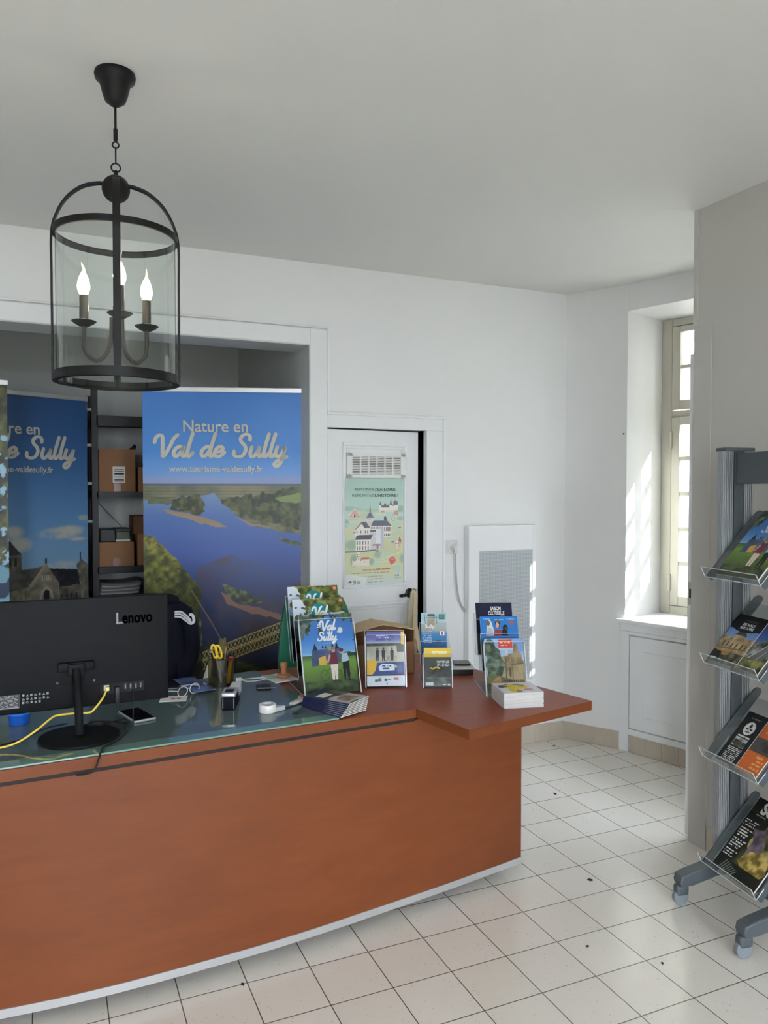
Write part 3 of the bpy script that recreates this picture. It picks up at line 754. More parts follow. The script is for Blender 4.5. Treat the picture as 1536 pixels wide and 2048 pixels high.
for k in range(3):
    a = rad(-90 + 120 * k + 4); ca, sa = math.cos(a), math.sin(a); r = .100
    zc = 1.988
    m = MB()
    path = [(r * ca, r * sa, zc - .006), (r * ca, r * sa, 1.935), (.094 * ca, .094 * sa, 1.902), (.07 * ca, .07 * sa, 1.879), (.045 * ca, .045 * sa, 1.884), (.026 * ca, .026 * sa, 1.91), (.018 * ca, .018 * sa, 1.95), (.016 * ca, .016 * sa, 2.0)]
    m.tube(crom(path, 6), .0062, 12)
    arm = m.build('candle_arm', mat('candle_arm_lit', (54, 52, 49), .45, spec=.4), lan, smooth=True)  # arm iron lightened; the bulbs' light is put into its colour
    c0 = (r * ca, r * sa, zc)
    MB().lathe([(0, -.012), (.012, -.012), (.026, -.004), (.0345, .003), (.033, .004), (.02, -.001), (0, -.001)], 28, c=c0).build('drip_pan', M_iron, arm, smooth=True)
    MB().lathe([(0, 0), (.008, 0), (.008, .012), (0, .012)], 18, c=c0).build('white_socket_ring', M_white, arm, smooth=True)
    MB().lathe([(0, .011), (.0122, .011), (.0125, .03), (.0118, .05), (.0124, .068), (.0118, .078), (0, .078)], 20, c=c0).build('candle_sleeve', M_sleeve, arm, smooth=True)
    MB().lathe([(.006, .077), (.013, .083), (.0168, .095), (.0172, .105), (.0148, .120), (.0095, .134), (.0050, .143)], 20, c=c0).build('bulb', M_bulb, arm, smooth=True)
    bend = .5 + k
    tp = [(r * ca, r * sa, zc + .141), (r * ca + .001, r * sa, zc + .152), (r * ca + .004 * math.cos(bend), r * sa, zc + .162), (r * ca + .007 * math.cos(bend), r * sa, zc + .171)]
    MB().tube(crom(tp, 5), [.0055 - .0046 * i / 15 for i in range(16)], 10).build('bulb_tip', M_bulbtip, arm, smooth=True)
# ================================================================== ROLL-UP BANNERS
M_banner = print_mat('banner_print', .42)
M_txt = mat('banner_white_ink', (206, 204, 190), .5, var=.02)
BW, BH = .83, 1.96
def banner_river():
    c = Cv(BW, BH, 260)
    K = 375.0
    def q(*pts): return [((x - 290) / K, (y - 783) / K) for x, y in pts]
    c.grad([(0, (54, 120, 202)), (.32, (64, 136, 214)), (.42, (104, 156, 222)), (.47, (140, 162, 210)), (.487, (150, 160, 194)), (.49, (70, 88, 120)), (.505, (96, 108, 110))])
    land = c.Y > .497
    c.tex(land, (74, 82, 62), (128, 124, 92), 22, 3)
    c.tex(c.rect(0, .497, BW, .56), (88, 96, 78), (140, 134, 104), 9, 5)
    for k in range(9): c.put(c.line([(0, .505 + .008 * k), (BW, .503 + .0085 * k)], .0022), [(120, 118, 88), (70, 82, 58)][k % 2], .55)
    water = c.wob(q((290, 998), (330, 1004), (352, 996), (395, 990), (430, 986), (442, 1000), (470, 1030), (505, 1050), (560, 1062), (600, 1068), (600, 1345), (400, 1345), (402, 1240), (392, 1180), (360, 1128), (325, 1082), (290, 1066)), .012, 30, 8)
    c.grad([(.55, (116, 148, 192)), (.66, (80, 114, 178)), (.85, (60, 90, 164)), (1.0, (44, 66, 126)), (1.2, (32, 44, 86)), (1.5, (24, 30, 54))], water)
    c.tex(c.wob(q((300, 1006), (340, 1008), (365, 1004), (360, 996), (300, 996)), .01, 40, 2), (120, 120, 92), (92, 100, 70), 30, 4)
    c.put(c.wob(q((328, 1018), (372, 1024), (420, 1036), (455, 1052), (440, 1054), (400, 1044), (372, 1034), (335, 1024)), .008, 40, 12), (158, 134, 108))
    c.tex(c.wob(q((345, 1016), (350, 1000), (365, 992), (395, 986), (408, 1000), (412, 1024), (395, 1030), (362, 1024)), .02, 45, 6), (44, 54, 30), (104, 106, 62), 50, 7)
    c.tex(c.wob(q((440, 1000), (470, 992), (520, 986), (600, 972), (600, 1058), (560, 1048), (520, 1042), (480, 1028), (452, 1014)), .02, 45, 16), (40, 50, 28), (98, 102, 60), 45, 17)
    c.put(c.wob(q((548, 994), (600, 984), (600, 1004), (560, 1002)), .01, 30, 3), (128, 146, 84))
    c.put(c.wob(q((470, 1032), (505, 1046), (540, 1052), (538, 1056), (500, 1050)), .006, 40, 5), (150, 130, 104))
    c.tex(c.wob(q((550, 1072), (575, 1078), (600, 1084), (600, 1092), (572, 1086)), .008, 40, 5), (60, 72, 44), (120, 128, 86), 40, 2)
    # shallow brown sand under the water
    sh = np.clip((c.fbm(7, 21) - .35) * 2.4, 0, 1) * c.wob(q((400, 1130), (470, 1110), (600, 1170), (600, 1345), (420, 1345), (395, 1240)), .06, 12, 31)
    c.put(sh, (88, 66, 72), .62)
    c.put(c.wob(q((440, 1180), (470, 1205), (520, 1216), (566, 1232), (560, 1240), (500, 1226), (452, 1206)), .01, 30, 4), (142, 104, 88))
    c.tex(c.wob(q((443, 1168), (466, 1172), (500, 1188), (525, 1204), (512, 1210), (480, 1206), (455, 1192)), .016, 45, 41), (38, 48, 30), (112, 122, 84), 45, 42)
    bush = c.wob(q((288, 1066), (312, 1076), (330, 1092), (350, 1112), (368, 1134), (392, 1162), (402, 1200), (396, 1250), (404, 1300), (404, 1345), (288, 1345)), .035, 22, 51)
    c.tex(bush, (58, 66, 20), (150, 146, 58), 34, 52)
    c.put(np.clip((c.Y + .25 * c.fbm(9, 57) - 1.0) / .25, 0, 1) * bush, (22, 32, 14), .62)
    low = c.wob(q((380, 1290), (440, 1300), (500, 1330), (600, 1320), (600, 1560), (288, 1560), (288, 1330)), .03, 25, 61)
    c.tex(low, (14, 20, 12), (64, 74, 30), 26, 62)
    c.put(c.line(q((384, 1180), (402, 1210), (420, 1240), (432, 1262), (446, 1290)), .006), (150, 140, 80), .7)
    # bridge
    c.put(c.poly(q((404, 1304), (575, 1238), (600, 1228), (600, 1268), (410, 1340), (402, 1332))), (52, 44, 28), .85)
    A0, A1 = np.array((404., 1304)), np.array((600., 1230.)); D = np.array((2., 34.))
    for f in (0, .42, .5, 1.0):
        p0, p1 = A0 + D * f, A1 + D * f * 1.05
        c.put(c.line(q(tuple(p0), tuple(p1)), .0045), (196, 178, 112))
    for band in ((0, .42), (.5, 1.0)):
        n = 26
        for i in range(n):
            for s_ in (0, 1):
                f0, f1 = (band if s_ else band[::-1]); a = A0 + (A1 - A0) * (i / n) + D * f0; b_ = A0 + (A1 - A0) * ((i + 1) / n) + D * f1
                c.put(c.line(q(tuple(a), tuple(b_)), .003), (186, 170, 104))
    c.tex(c.wob(q((436, 1278), (450, 1274), (452, 1300), (446, 1330), (438, 1326)), .006, 40, 9), (120, 112, 66), (176, 168, 120), 30, 2)
    return c
def banner_church():
    c = Cv(BW, BH, 230)
    K = 335.0
    def q(*pts): return [(BW - (172 - x) / 340.0, (y - 799) / 326.0) for x, y in pts]
    c.grad([(0, (46, 82, 134)), (.35, (62, 104, 158)), (.7, (98, 142, 186)), (1.0, (130, 166, 194)), (1.15, (150, 176, 196))])
    for cx, cy, rx, ry, sd in ((115, 1050, 46, 12, 1), (135, 1044, 30, 9, 2), (25, 1045, 22, 12, 3), (35, 1068, 26, 16, 4), (165, 1022, 14, 6, 5), (120, 1110, 34, 9, 6), (150, 1062, 20, 4, 7)):
        p = q((cx, cy))[0]; d = ((c.X - p[0]) / (rx / 340)) ** 2 + ((c.Y - p[1]) / (ry / 326)) ** 2
        c.put(np.clip(1.25 - d, 0, 1) * np.clip(c.fbm(16, sd) * 2.2 - .25, 0, 1), (188, 186, 172), .95)
    st1, st2, rf1, rf2, dk = (118, 112, 96), (164, 156, 132), (72, 72, 68), (104, 102, 94), (40, 38, 36)
    c.tex(c.poly(q((-60, 1082), (14, 1082), (40, 1082), (40, 1130), (-60, 1130))), (78, 76, 66), (112, 108, 92), 30, 2)
    c.tex(c.poly(q((-40, 1000), (10, 1050), (40, 1086), (-60, 1086))), (38, 38, 40), (60, 58, 58), 20, 3)
    for x in (16, 26): c.put(c.rect(*q((x, 1092))[0], *q((x + 5, 1106))[0]), (26, 26, 26))
    c.tex(c.poly(q((-60, 1120), (60, 1112), (88, 1108), (60, 1150), (-60, 1170))), rf1, rf2, 40, 4)
    c.tex(c.poly(q((90, 1114), (152, 1120), (156, 1152), (108, 1152))), (34, 34, 38), (56, 54, 56), 30, 5)
    c.tex(c.poly(q((-60, 1160), (56, 1146), (56, 1340), (-60, 1340))), st1, st2, 30, 6)
    c.tex(c.poly(q((56, 1144), (87, 1104), (112, 1142), (112, 1340), (56, 1340))), (100, 94, 82), (138, 132, 114), 30, 7)
    c.put(c.poly(q((52, 1144), (87, 1102), (89, 1106), (58, 1148))), (150, 142, 120))
    c.tex(c.poly(q((112, 1150), (172, 1148), (172, 1340), (112, 1340))), (66, 64, 60), (112, 106, 94), 26, 8)
    c.tex(c.poly(q((148, 1110), (158, 1100), (172, 1112), (172, 1160), (160, 1160))), (84, 82, 72), (124, 118, 100), 30, 9)
    c.put(c.line(q((157, 1100), (157, 1088)), .008), dk); c.put(c.line(q((87, 1104), (87, 1096)), .008), dk)
    for k in range(5): c.put(c.rect(*q((78 + 4.2 * k, 1126))[0], *q((80 + 4.2 * k, 1136))[0]), (176, 168, 148))
    c.put(c.rect(*q((82, 1160))[0], *q((93, 1200))[0]) | c.ell(*q((87.5, 1160))[0], .0165, .02), (34, 34, 38))
    c.put(c.line(q((76, 1168), (79, 1156), (87, 1148), (96, 1156), (99, 1168)), .008), (164, 156, 136))
    for x in (20, 42): c.put(c.rect(*q((x, 1178))[0], *q((x + 8, 1196))[0]) | c.ell(*q((x + 4, 1178))[0], .012, .02), (58, 56, 52)); c.put(c.line(q((x - 2, 1196), (x - 2, 1176), (x + 4, 1168), (x + 10, 1176), (x + 10, 1196)), .004), (186, 178, 152))
    for x in (116, 126, 136, 146): c.put(c.rect(*q((x, 1164))[0], *q((x + 3, 1186))[0]), (38, 38, 38))
    for x in (34, 56, 160): c.put(c.rect(*q((x - 2, 1160))[0], *q((x + 1, 1300))[0]), (150, 142, 120))
    for x in (0, 12, 24, 36, 46): c.put(c.line(q((x, 1160), (x + 2, 1166)), .004), (90, 84, 72))
    return c
def banner_trees():
    c = Cv(BW, BH, 150)
    c.grad([(0, (70, 110, 60)), (.9, (110, 160, 180)), (1.2, (150, 196, 220)), (2, (120, 150, 170))])
    c.tex(c.wob([(.3, -.1), (.9, -.1), (.9, .95), (.5, .9)], .12, 14, 2), (22, 30, 16), (92, 96, 40), 24, 3)
    c.put(((c.fbm(26, 8) > .66) & (c.Y > .25) & (c.Y < .95)), (150, 190, 215))
    c.put(c.wob([(.3, 1.0), (.9, .98), (.9, 1.05), (.3, 1.08)], .1, 20, 5), (34, 60, 92))
    return c
def rollup(lbl, M, cv, txt=True):
    r = thing('roll_up_banner', lbl, 'banner', M=M, group='roll-up banners in the alcove')
    z0 = .07
    pr = printed('printed_panel', cv, M_banner, r, y=0, bend=lambda X, Z: .002 * np.sin(X * 9 + Z * 2.1) + .0012 * np.sin(Z * 11 + X * 4))
    pr.location.z = z0
    if txt:
        H = BH
        t = lettering('Nature en', .088, .205, H - .214, M_txt, pr, y=-.0052, bold=.0012, width=.338)
        script_lettering('Val de Sully', .690, .062, H - .346, M_txt, pr, y=-.0054, weight=.17)
        lettering('www.tourisme-valdesully.fr', .046, .137, H - .424, M_txt, pr, y=-.0052, bold=.0008, width=.487)
    m = MB(); m.rbox(-.005, BW + .005, -.008, .008, z0 + BH - .004, z0 + BH + .022, .003); m.build('top_rail', M_alu, r)
    m = MB(); m.rbox(-.01, BW + .01, -.05, .06, 0, .075, .012); m.build('base_cassette', M_alu, r)
    MB().cyl((BW / 2, .02, .06), (BW / 2, .02, z0 + BH), .007).build('support_pole', M_alu, r)
    return r
rollup('blue roll-up banner with a river valley and bridge, standing beside the white door', frame((.477, 4.255, 0), -18.6), banner_river())
rollup('blue roll-up banner with a stone church, standing left of the black shelf rack', frame((-.515, 4.515, 0), 26.0), banner_church())
rollup('roll-up banner with leafy trees, cut off at the left edge of the photo', frame((-.99, 4.20, 0), 6.0), banner_trees(), False)

# ================================================================== METAL RACK AND WHAT IT HOLDS
M_rack = mat('rack_black', (24, 25, 26), .5, .2, var=.15, vscale=10)
M_rackgrey = mat('rack_board_grey', (62, 63, 64), .6, var=.08)
M_clip = mat('rack_white_label', (196, 194, 186), .5, var=.05)
rx0, rx1, ry0, ry1 = .262, 1.20, 5.0, 5.42
rack = thing('shelf_rack', 'black metal shelf rack with cardboard boxes between the two blue banners', 'shelf', (0, 0, 0))
for x in (rx0, rx1):
    for y in (ry0, ry1):
        s = 1 if x == rx0 else -1; q_ = 1 if y == ry0 else -1
        m = MB(); xa, xb = sorted((x, x + s * .038)); ya, yb = sorted((y, y + q_ * .003)); m.box(xa, xb, ya, yb, 0, 2.12)
        xa, xb = sorted((x, x + s * .003)); ya, yb = sorted((y, y + q_ * .04)); m.box(xa, xb, ya, yb, 0, 2.12)
        m.build('upright', M_rack, rack)
for z in (1.96, 1.497, 1.037, .60, .15):
    m = MB(); m.box(rx0 + .004, rx1 - .004, ry0 + .004, ry1 - .004, z - .006, z); m.box(rx0 + .03, rx1 - .03, ry0, ry0 + .0035, z - .04 if z != 1.96 else z - .064, z); m.box(rx0 + .03, rx1 - .03, ry1 - .0035, ry1, z - .04, z)
    m.build('rack_shelf', M_rackgrey if z in (1.497,) else M_rack, rack)
MB().tube([(rx0 + .05, ry1 - .01, 1.44), (.47, ry1 - .01, 1.26), (.70, ry1 - .01, 1.06)], 0, flat=(.007, .0015)).build('brace', M_rack, rack)
for z in (1.985, 1.77, 1.54, 1.31):
    MB().box(rx0 - .028, rx0 + .002, ry0 - .006, ry0 + .002, z, z + .016).build('label_clip', M_clip, rack)
def carton_mat(n, c): return mat(n, c, .8, var=.10, vscale=9, vstretch=(1, 1, 4))
M_car = carton_mat('cardboard', (150, 108, 74)); M_car2 = carton_mat('cardboard_dark', (112, 76, 50)); M_tape = mat('brown_tape', (128, 88, 58), .3, var=.05)
M_paper = mat('paper_white', (232, 230, 224), .7, var=.03)
M_print = mat('black_print', (30, 30, 30), .6)
def carton(lbl, x0, x1, y0, y1, z0, z1, m=M_car, tapez=None, grp='cardboard boxes on the rack'):
    r = thing('cardboard_box', lbl, 'box', ((x0 + x1) / 2, y0, z0), 0, grp)
    w = (x1 - x0) / 2
    MB().rbox(-w, w, 0, y1 - y0, .0005, z1 - z0, .003).build('box_body', m, r)
    MB().box(-w + .001, w - .001, -.0008, (y1 - y0) * .2, (z1 - z0) * .985, (z1 - z0) + .0008).build('top_flap', m, r)
    MB().box(-.022, .022, -.0012, 0, 0.002, .05).build('tape_strip', M_tape, r)
    return r
b1 = carton('cardboard box with a white shipping label on the middle rack shelf', .306, .520, 5.03, 5.36, 1.497, 1.757)
lb = MB().box(-.028, .045, -.0022, 0, .055, .155).build('shipping_label', M_paper, b1)
ml = MB()
for z, h in ((.135, .004), (.125, .003), (.105, .010), (.09, .003), (.07, .006), (.063, .003)): ml.box(-.018, .038, -.0028, -.002, z, z + h)
ml.build('label_print', M_print, lb)
carton('small cardboard box right of the labelled box, partly behind the river banner', .538, .70, 5.04, 5.34, 1.497, 1.650)
carton('low cardboard box under the green folders on the lower rack shelf', .302, .507, 5.02, 5.36, 1.037, 1.187)
carton('tall cardboard box beside the low box, partly behind the river banner', .53, .72, 5.05, 5.35, 1.037, 1.235)
carton('dark brown box on top of the tall box, partly behind the river banner', .508, .70, 5.06, 5.33, 1.2355, 1.345, M_car2)
m = MB(); m.rbox(.312, .40, 5.06, 5.33, 1.1885, 1.262, .004); o = m.build('dark_folder_box', mat('folder_black', (28, 30, 28), .5, var=.2), None); tag(o, 'black folder box on the low cardboard box in the rack', 'folder')
r = thing('document_pile', 'pile of green and white papers beside the black folder box in the rack', 'papers', (.402, 5.05, 1.1885))
MB().rbox(0, .085, 0, .25, 0, .012, .002).build('white_sheets', M_paper, r); MB().rbox(.004, .082, .004, .25, .0125, .06, .003).build('green_folder', mat('folder_green', (96, 112, 88), .6, var=.3, vscale=30), r); MB().rbox(.0, .088, .01, .25, .061, .078, .003).build('dark_cover', mat('folder_black', (28, 30, 28), .5), r)
r = thing('black_clamp', 'small black clamp lying on the labelled cardboard box', 'clamp', (.51, 5.06, 1.758)); MB().tube(crom([(-.012, 0, .004), (0, 0, .02), (.01, .005, .028), (.012, .01, .012)], 5), .006).build('jaw', M_rack, r, smooth=True); MB().rbox(-.02, .014, -.008, .03, 0, .012, .003).build('grip', M_rack, r)
M_mag = mat('magazine_edges', (176, 176, 172), .6, var=.2, vscale=60, vstretch=(.3, .3, 12))
for k in range(6):
    bend_ = .012 * (k + 1) / 6
    m = MB(); m.grid(lambda u, v: (.0 + u * .23 + .003 * k, v * .3, bend_ * (u - .35) ** 2 * 3 + .0), 14, 3)
    o = m.build('magazine', M_mag if k % 2 == 0 else mat('magazine_cover_grey', (120, 122, 124), .35, var=.3, vscale=12), None, smooth=True, solid=.0085)
    o.location = (.306, 5.04, .868 + .0105 * k)
    tag(o, 'grey magazine, %s of the pile on the rack below the boxes' % ['lowest', 'second from the bottom', 'third from the bottom', 'fourth from the bottom', 'fifth from the bottom', 'topmost'][k], 'magazine', 'magazines piled on the rack')
sh = MB(); sh.box(rx0 + .004, rx1 - .004, ry0 + .004, ry1 - .004, .857, .863); sh.box(rx0 + .03, rx1 - .03, ry0, ry0 + .0035, .825, .863); sh.build('rack_shelf', M_rack, rack)
# ================================================================== POSTER, HEATER, SOCKET, TOTE BAG
M_poster = print_mat('poster_print', .32)
def poster_art():
    w, h = .352, .578
    c = Cv(w, h, 230); K = 1000 * w / 1000.0
    sx = w / 1000.0; sy = h / 1720.0       # units: 1000 wide, 1720 high, from a close view of the sheet
    def q(*p): return [((x - 150) * sx, (y - 130) * sy) for x, y in p]
    def e(x, y, rx, ry): return c.ell((x - 150) * sx, (y - 130) * sy, rx * sx, ry * sy)
    def rc(x0, y0, x1, y1): return c.rect((x0 - 150) * sx, (y0 - 130) * sy, (x1 - 150) * sx, (y1 - 130) * sy)
    def ln(p, wd): return c.line(q(*p), wd * sx)
    c.grad([(0, (164, 200, 186)), (.2, (188, 216, 202)), (.24, (206, 214, 178)), (.4, (202, 204, 150)), (.5, (208, 210, 164)), (.578, (206, 222, 214))])
    for x, y, rx, ry, col in ((190, 610, 130, 40, (140, 184, 160)), (330, 620, 120, 30, (160, 196, 168)), (600, 640, 160, 34, (170, 200, 168)), (1100, 620, 90, 60, (132, 170, 140)), (150, 840, 70, 70, (128, 160, 150)), (1110, 780, 80, 40, (150, 176, 148)), (260, 1190, 110, 90, (132, 168, 146)), (700, 1360, 70, 60, (130, 170, 160)), (1140, 1440, 60, 80, (132, 172, 158)), (300, 1440, 70, 110, (122, 160, 140)), (590, 1470, 60, 60, (128, 166, 146)), (400, 720, 200, 40, (206, 206, 160)), (880, 1080, 200, 80, (212, 210, 160))):
        c.put(np.clip(1.3 - ((c.X - (x - 150) * sx) / (rx * sx)) ** 2 - ((c.Y - (y - 130) * sy) / (ry * sy)) ** 2, 0, 1), col, .8)
    riv = (176, 214, 206)
    for p, wd in ((((160, 860), (300, 880), (480, 860), (620, 790), (760, 770)), 36), (((960, 830), (1060, 860), (1050, 1000), (900, 1090), (980, 1130)), 34), (((930, 1340), (760, 1380), (820, 1430), (640, 1500), (700, 1540)), 36), (((960, 1580), (1080, 1560), (1060, 1680), (1000, 1760)), 40)): c.put(ln(p, wd), riv, .85)
    for p in (((760, 1450), (900, 1390), (1060, 1350), (1150, 1290)), ((700, 1480), (860, 1470), (1000, 1540))): c.put(ln(p, 12), (226, 226, 176))
    W1, W2, W3, RF, RD = (240, 236, 226), (216, 212, 208), (196, 196, 204), (78, 82, 100), (186, 84, 66)
    # striped tent
    c.put(c.poly(q((212, 700), (230, 690), (310, 612), (395, 690), (408, 700), (402, 752), (218, 752))), (238, 226, 210))
    for k in range(8): c.put(c.poly(q((216 + 25 * k, 752), (228 + 25 * k, 752), (311 + (k - 3.5) * 6, 640), (308 + (k - 3.5) * 6, 640))), (190, 70, 60))
    c.put(rc(300, 720, 322, 752), (60, 40, 40)); c.put(ln(((215, 772), (330, 772)), 7), (206, 110, 90))
    # far castle
    c.put(rc(728, 560, 1060, 640), W1); c.put(rc(735, 640, 1000, 672), (226, 222, 196))
    for x, t, wd in ((745, 490, 20), (930, 455, 22), (1005, 452, 18)): c.put(c.poly(q((x - wd, 560), (x, t), (x + wd, 560))), RF); c.put(rc(x - wd + 4, 556, x + wd - 4, 640), W1)
    for b_ in ((765, 556, 905, 600), (950, 555, 985, 570), (978, 492, 1050, 556)): c.put(rc(*b_), (92, 92, 108))
    c.put(e(828, 545, 18, 20), RF); c.put(rc(755, 650, 815, 675), (206, 150, 126)); c.put(c.poly(q((640, 705), (660, 680), (720, 690), (860, 700), (850, 720), (650, 722))), (224, 216, 186))
    c.put(c.poly(q((980, 660), (1062, 656), (1066, 736), (1020, 720), (1000, 720))), (190, 120, 92), .8); c.put(ln(((990, 690), (960, 730), (940, 800), (985, 815), (1000, 760)), 6), (188, 90, 70))
    # spire and choir
    c.put(c.poly(q((556, 680), (569, 520), (582, 680))), RF); c.put(c.poly(q((500, 765), (545, 690), (569, 660), (594, 690), (638, 765))), (92, 96, 118)); c.put(rc(508, 765, 632, 808), W1)
    for k in range(6): c.put(rc(518 + 19 * k, 772, 526 + 19 * k, 802), (170, 164, 160))
    c.put(c.poly(q((505, 808), (630, 808), (600, 900), (520, 860))), W2)
    c.put(c.poly(q((582, 896), (622, 812), (860, 806), (936, 886), (936, 896))), (84, 88, 108)); c.put(c.poly(q((806, 806), (806, 760), (828, 728), (852, 756), (860, 806))), (72, 72, 86))
    c.put(rc(580, 896, 936, 1075), W1); c.put(rc(660, 900, 800, 1190), (228, 226, 226)); c.put(rc(668, 940, 750, 1188), (232, 234, 240)); c.put(rc(750, 940, 802, 1275), W3)
    for k in range(4):
        c.put(rc(810 + 30 * k, 915, 825 + 30 * k, 985), (96, 82, 78)); c.put(rc(812 + 30 * k, 1018, 828 + 30 * k, 1060), (86, 74, 72))
    for k in range(8): c.put(rc(584 + 27 * k, 912, 598 + 27 * k, 940), (130, 122, 118))
    # gabled house
    c.put(c.poly(q((318, 945), (430, 850), (470, 925), (565, 925), (565, 1050), (318, 1050))), W1); c.put(c.poly(q((310, 945), (420, 828), (505, 830), (570, 922), (470, 925), (432, 852), (330, 945))), RF); c.put(c.poly(q((310, 945), (418, 826), (435, 832), (332, 948))), (176, 116, 90))
    for x in (345, 412, 486, 526): c.put(e(x, 985, 8, 24), (70, 62, 60))
    c.put(rc(278, 990, 320, 1070), W2); c.put(c.poly(q((278, 1000), (300, 985), (322, 1000))), RF); c.put(c.poly(q((560, 990), (580, 955), (662, 955), (662, 990))), RF); c.put(rc(560, 990, 662, 1060), W2)
    # low wing
    c.put(c.poly(q((316, 1112), (345, 1036), (615, 1034), (575, 1112))), (76, 72, 90)); c.put(rc(326, 1112, 575, 1290), W1); c.put(c.poly(q((575, 1112), (615, 1040), (665, 1100), (665, 1290), (575, 1290))), W2)
    for k in range(5):
        for yy in (1128, 1214): c.put(rc(344 + 46 * k, yy, 362 + 46 * k, yy + 60), (112, 100, 92))
    c.put(ln(((150, 1302), (400, 1302), (665, 1280)), 22), (84, 88, 104)); c.put(rc(600, 1205, 762, 1275), (210, 206, 214)); c.put(rc(680, 1212, 712, 1262), RD); c.put(ln(((600, 1208), (762, 1208), (762, 1275)), 7), (90, 90, 100)); c.put(rc(620, 1186, 740, 1196), (150, 130, 126))
    c.put(e(690, 1300, 30, 26), (120, 150, 120))
    # church below
    c.put(rc(272, 1430, 560, 1530), (232, 222, 202)); c.put(rc(345, 1312, 395, 1500), (238, 228, 208)); c.put(c.poly(q((408, 1428), (430, 1396), (548, 1396), (562, 1424))), (172, 88, 70)); c.put(c.poly(q((272, 1436), (320, 1420), (348, 1440))), (140, 104, 88))
    for x, y in ((358, 1345), (380, 1345), (358, 1380), (380, 1380), (300, 1440), (480, 1466), (415, 1440), (370, 1412)): c.put(rc(x - 6, y - 8, x + 6, y + 10), (90, 74, 66))
    # hamlet on the right
    c.put(c.poly(q((1010, 1180), (1065, 1160), (1125, 1180), (1110, 1280), (1040, 1280))), (232, 220, 204)); c.put(c.poly(q((1062, 1160), (1080, 1075), (1125, 1160))), (130, 84, 78)); c.put(c.poly(q((996, 1196), (1020, 1172), (1110, 1172), (1125, 1190))), (170, 96, 82)); c.put(rc(1055, 1110 + 80, 1110, 1260), (214, 150, 128), .6)
    c.put(rc(940, 1150, 985, 1170), (120, 120, 124)); c.put(e(1040, 1160, 22, 20), (238, 236, 226)); c.put(rc(1055, 920, 1110, 936), (120, 124, 120)); c.put(c.poly(q((945, 1005), (990, 960), (1040, 985), (1040, 1008))), (222, 206, 170))
    # pin and small print
    c.put(e(956, 1462, 56, 58), (206, 70, 72)); c.put(c.poly(q((915, 1500), (925, 1540), (960, 1515))), (206, 70, 72)); c.put(e(956, 1462, 38, 40), (224, 120, 116)); c.put(e(952, 1475, 20, 18), (190, 48, 56))
    for y, x0, x1, col, hh, sd in ((1640, 260, 930, (150, 140, 116), 16, 2), (1702, 440, 800, (150, 156, 150), 13, 3), (1742, 540, 800, (196, 150, 110), 14, 4), (1794, 530, 800, (150, 150, 146), 12, 5), (1752, 1010, 1130, (150, 158, 154), 10, 7)): c.put(c.scrib((x0 - 150) * sx, (y - 130) * sy, (x1 - 150) * sx, hh * sy, sd), col)
    c.put(c.poly(q((150, 1660), (260, 1665), (400, 1700), (520, 1710), (500, 1860), (150, 1860))), (232, 238, 234), .75)
    c.put(e(238, 1782, 22, 18), (150, 60, 70)); c.put(e(215, 1788, 12, 12), (70, 80, 110)); c.put(ln(((286, 1762), (286, 1800)), 10), (54, 58, 70)); c.put(ln(((306, 1762), (306, 1800)), 10), (54, 58, 70)); c.put(ln(((328, 1765), (328, 1808), (290, 1822)), 10), (54, 58, 70))
    for y in (1772, 1790, 1808): c.put(rc(345, y, 410, y + 7), (100, 104, 112))
    c.C = c.C * .80 + 250 * .20
    c.put(c.scrib((975 - 150) * sx, (1700 - 130) * sy, (1030 - 150) * sx, 30 * sy, 8), (110, 130, 140)); c.put(e(1056, 1712, 14, 18), (110, 130, 140))
    return c
PZ0 = .993
po = thing('wall_poster', 'pale green illustrated poster of a river valley village, taped on the white door', 'poster', M=Matrix.Translation(DH) @ Matrix.Rotation(rad(3.5), 4, 'Z') @ Matrix.Translation((.094, -.0165, PZ0)))
pp = printed('poster_sheet', poster_art(), M_poster, po, bend=lambda X, Z: .0012 * np.sin(X * 14 + Z * 6) + .0007 * np.sin(Z * 19))
M_pink = mat('poster_ink_teal', (70, 104, 98), .5); M_ored = mat('poster_ink_red', (190, 96, 64), .5)
hP = .578
def pxz(x, y): return ((x - 150) * .352 / 1000, hP - (y - 130) * .578 / 1720)
for body, x, y, wd, bo in (('REMONTEZ', 298, 325, 380, 0), ('LA LOIRE', 690, 328, 310, .0006), ('REMONTEZ', 258, 420, 365, 0), ('L\u2019HISTOIRE !', 645, 423, 405, .0006)):
    X, Z = pxz(x, y); lettering(body, .0205, X, Z, M_pink, pp, y=-.0035, bold=bo, width=wd * .000352)
X, Z = pxz(435, 1612); lettering('VISITEZ LE', .0125, X, Z, M_ored, pp, y=-.0035, width=220 * .000352)
X, Z = pxz(672, 1608); lettering('BELV\u00c9D\u00c8RE', .0130, X, Z, M_ored, pp, y=-.0035, bold=.0005, width=245 * .000352)

# heater
M_heat = mat('heater_white', (242, 243, 243), .22, var=.01, coat=.3)
def mesh_mat():
    m = bpy.data.materials.new('perforated_grey'); m.use_nodes = True
    N = m.node_tree.nodes; L = m.node_tree.links; b = N['Principled BSDF']; b.inputs['Roughness'].default_value = .4
    tc = N.new('ShaderNodeTexCoord'); mp = N.new('ShaderNodeMapping'); mp.inputs['Scale'].default_value = (180, 180, 180); mp.inputs['Rotation'].default_value = (0, rad(45), 0)
    L.new(tc.outputs['Object'], mp.inputs[0]); ck = N.new('ShaderNodeTexChecker'); ck.inputs['Scale'].default_value = 1.0
    ck.inputs['Color1'].default_value = (*lin((158, 164, 168)), 1); ck.inputs['Color2'].default_value = (*lin((196, 201, 204)), 1)
    L.new(mp.outputs[0], ck.inputs['Vector']); L.new(ck.outputs['Color'], b.inputs['Base Color'])
    return m
hy0 = 3.80
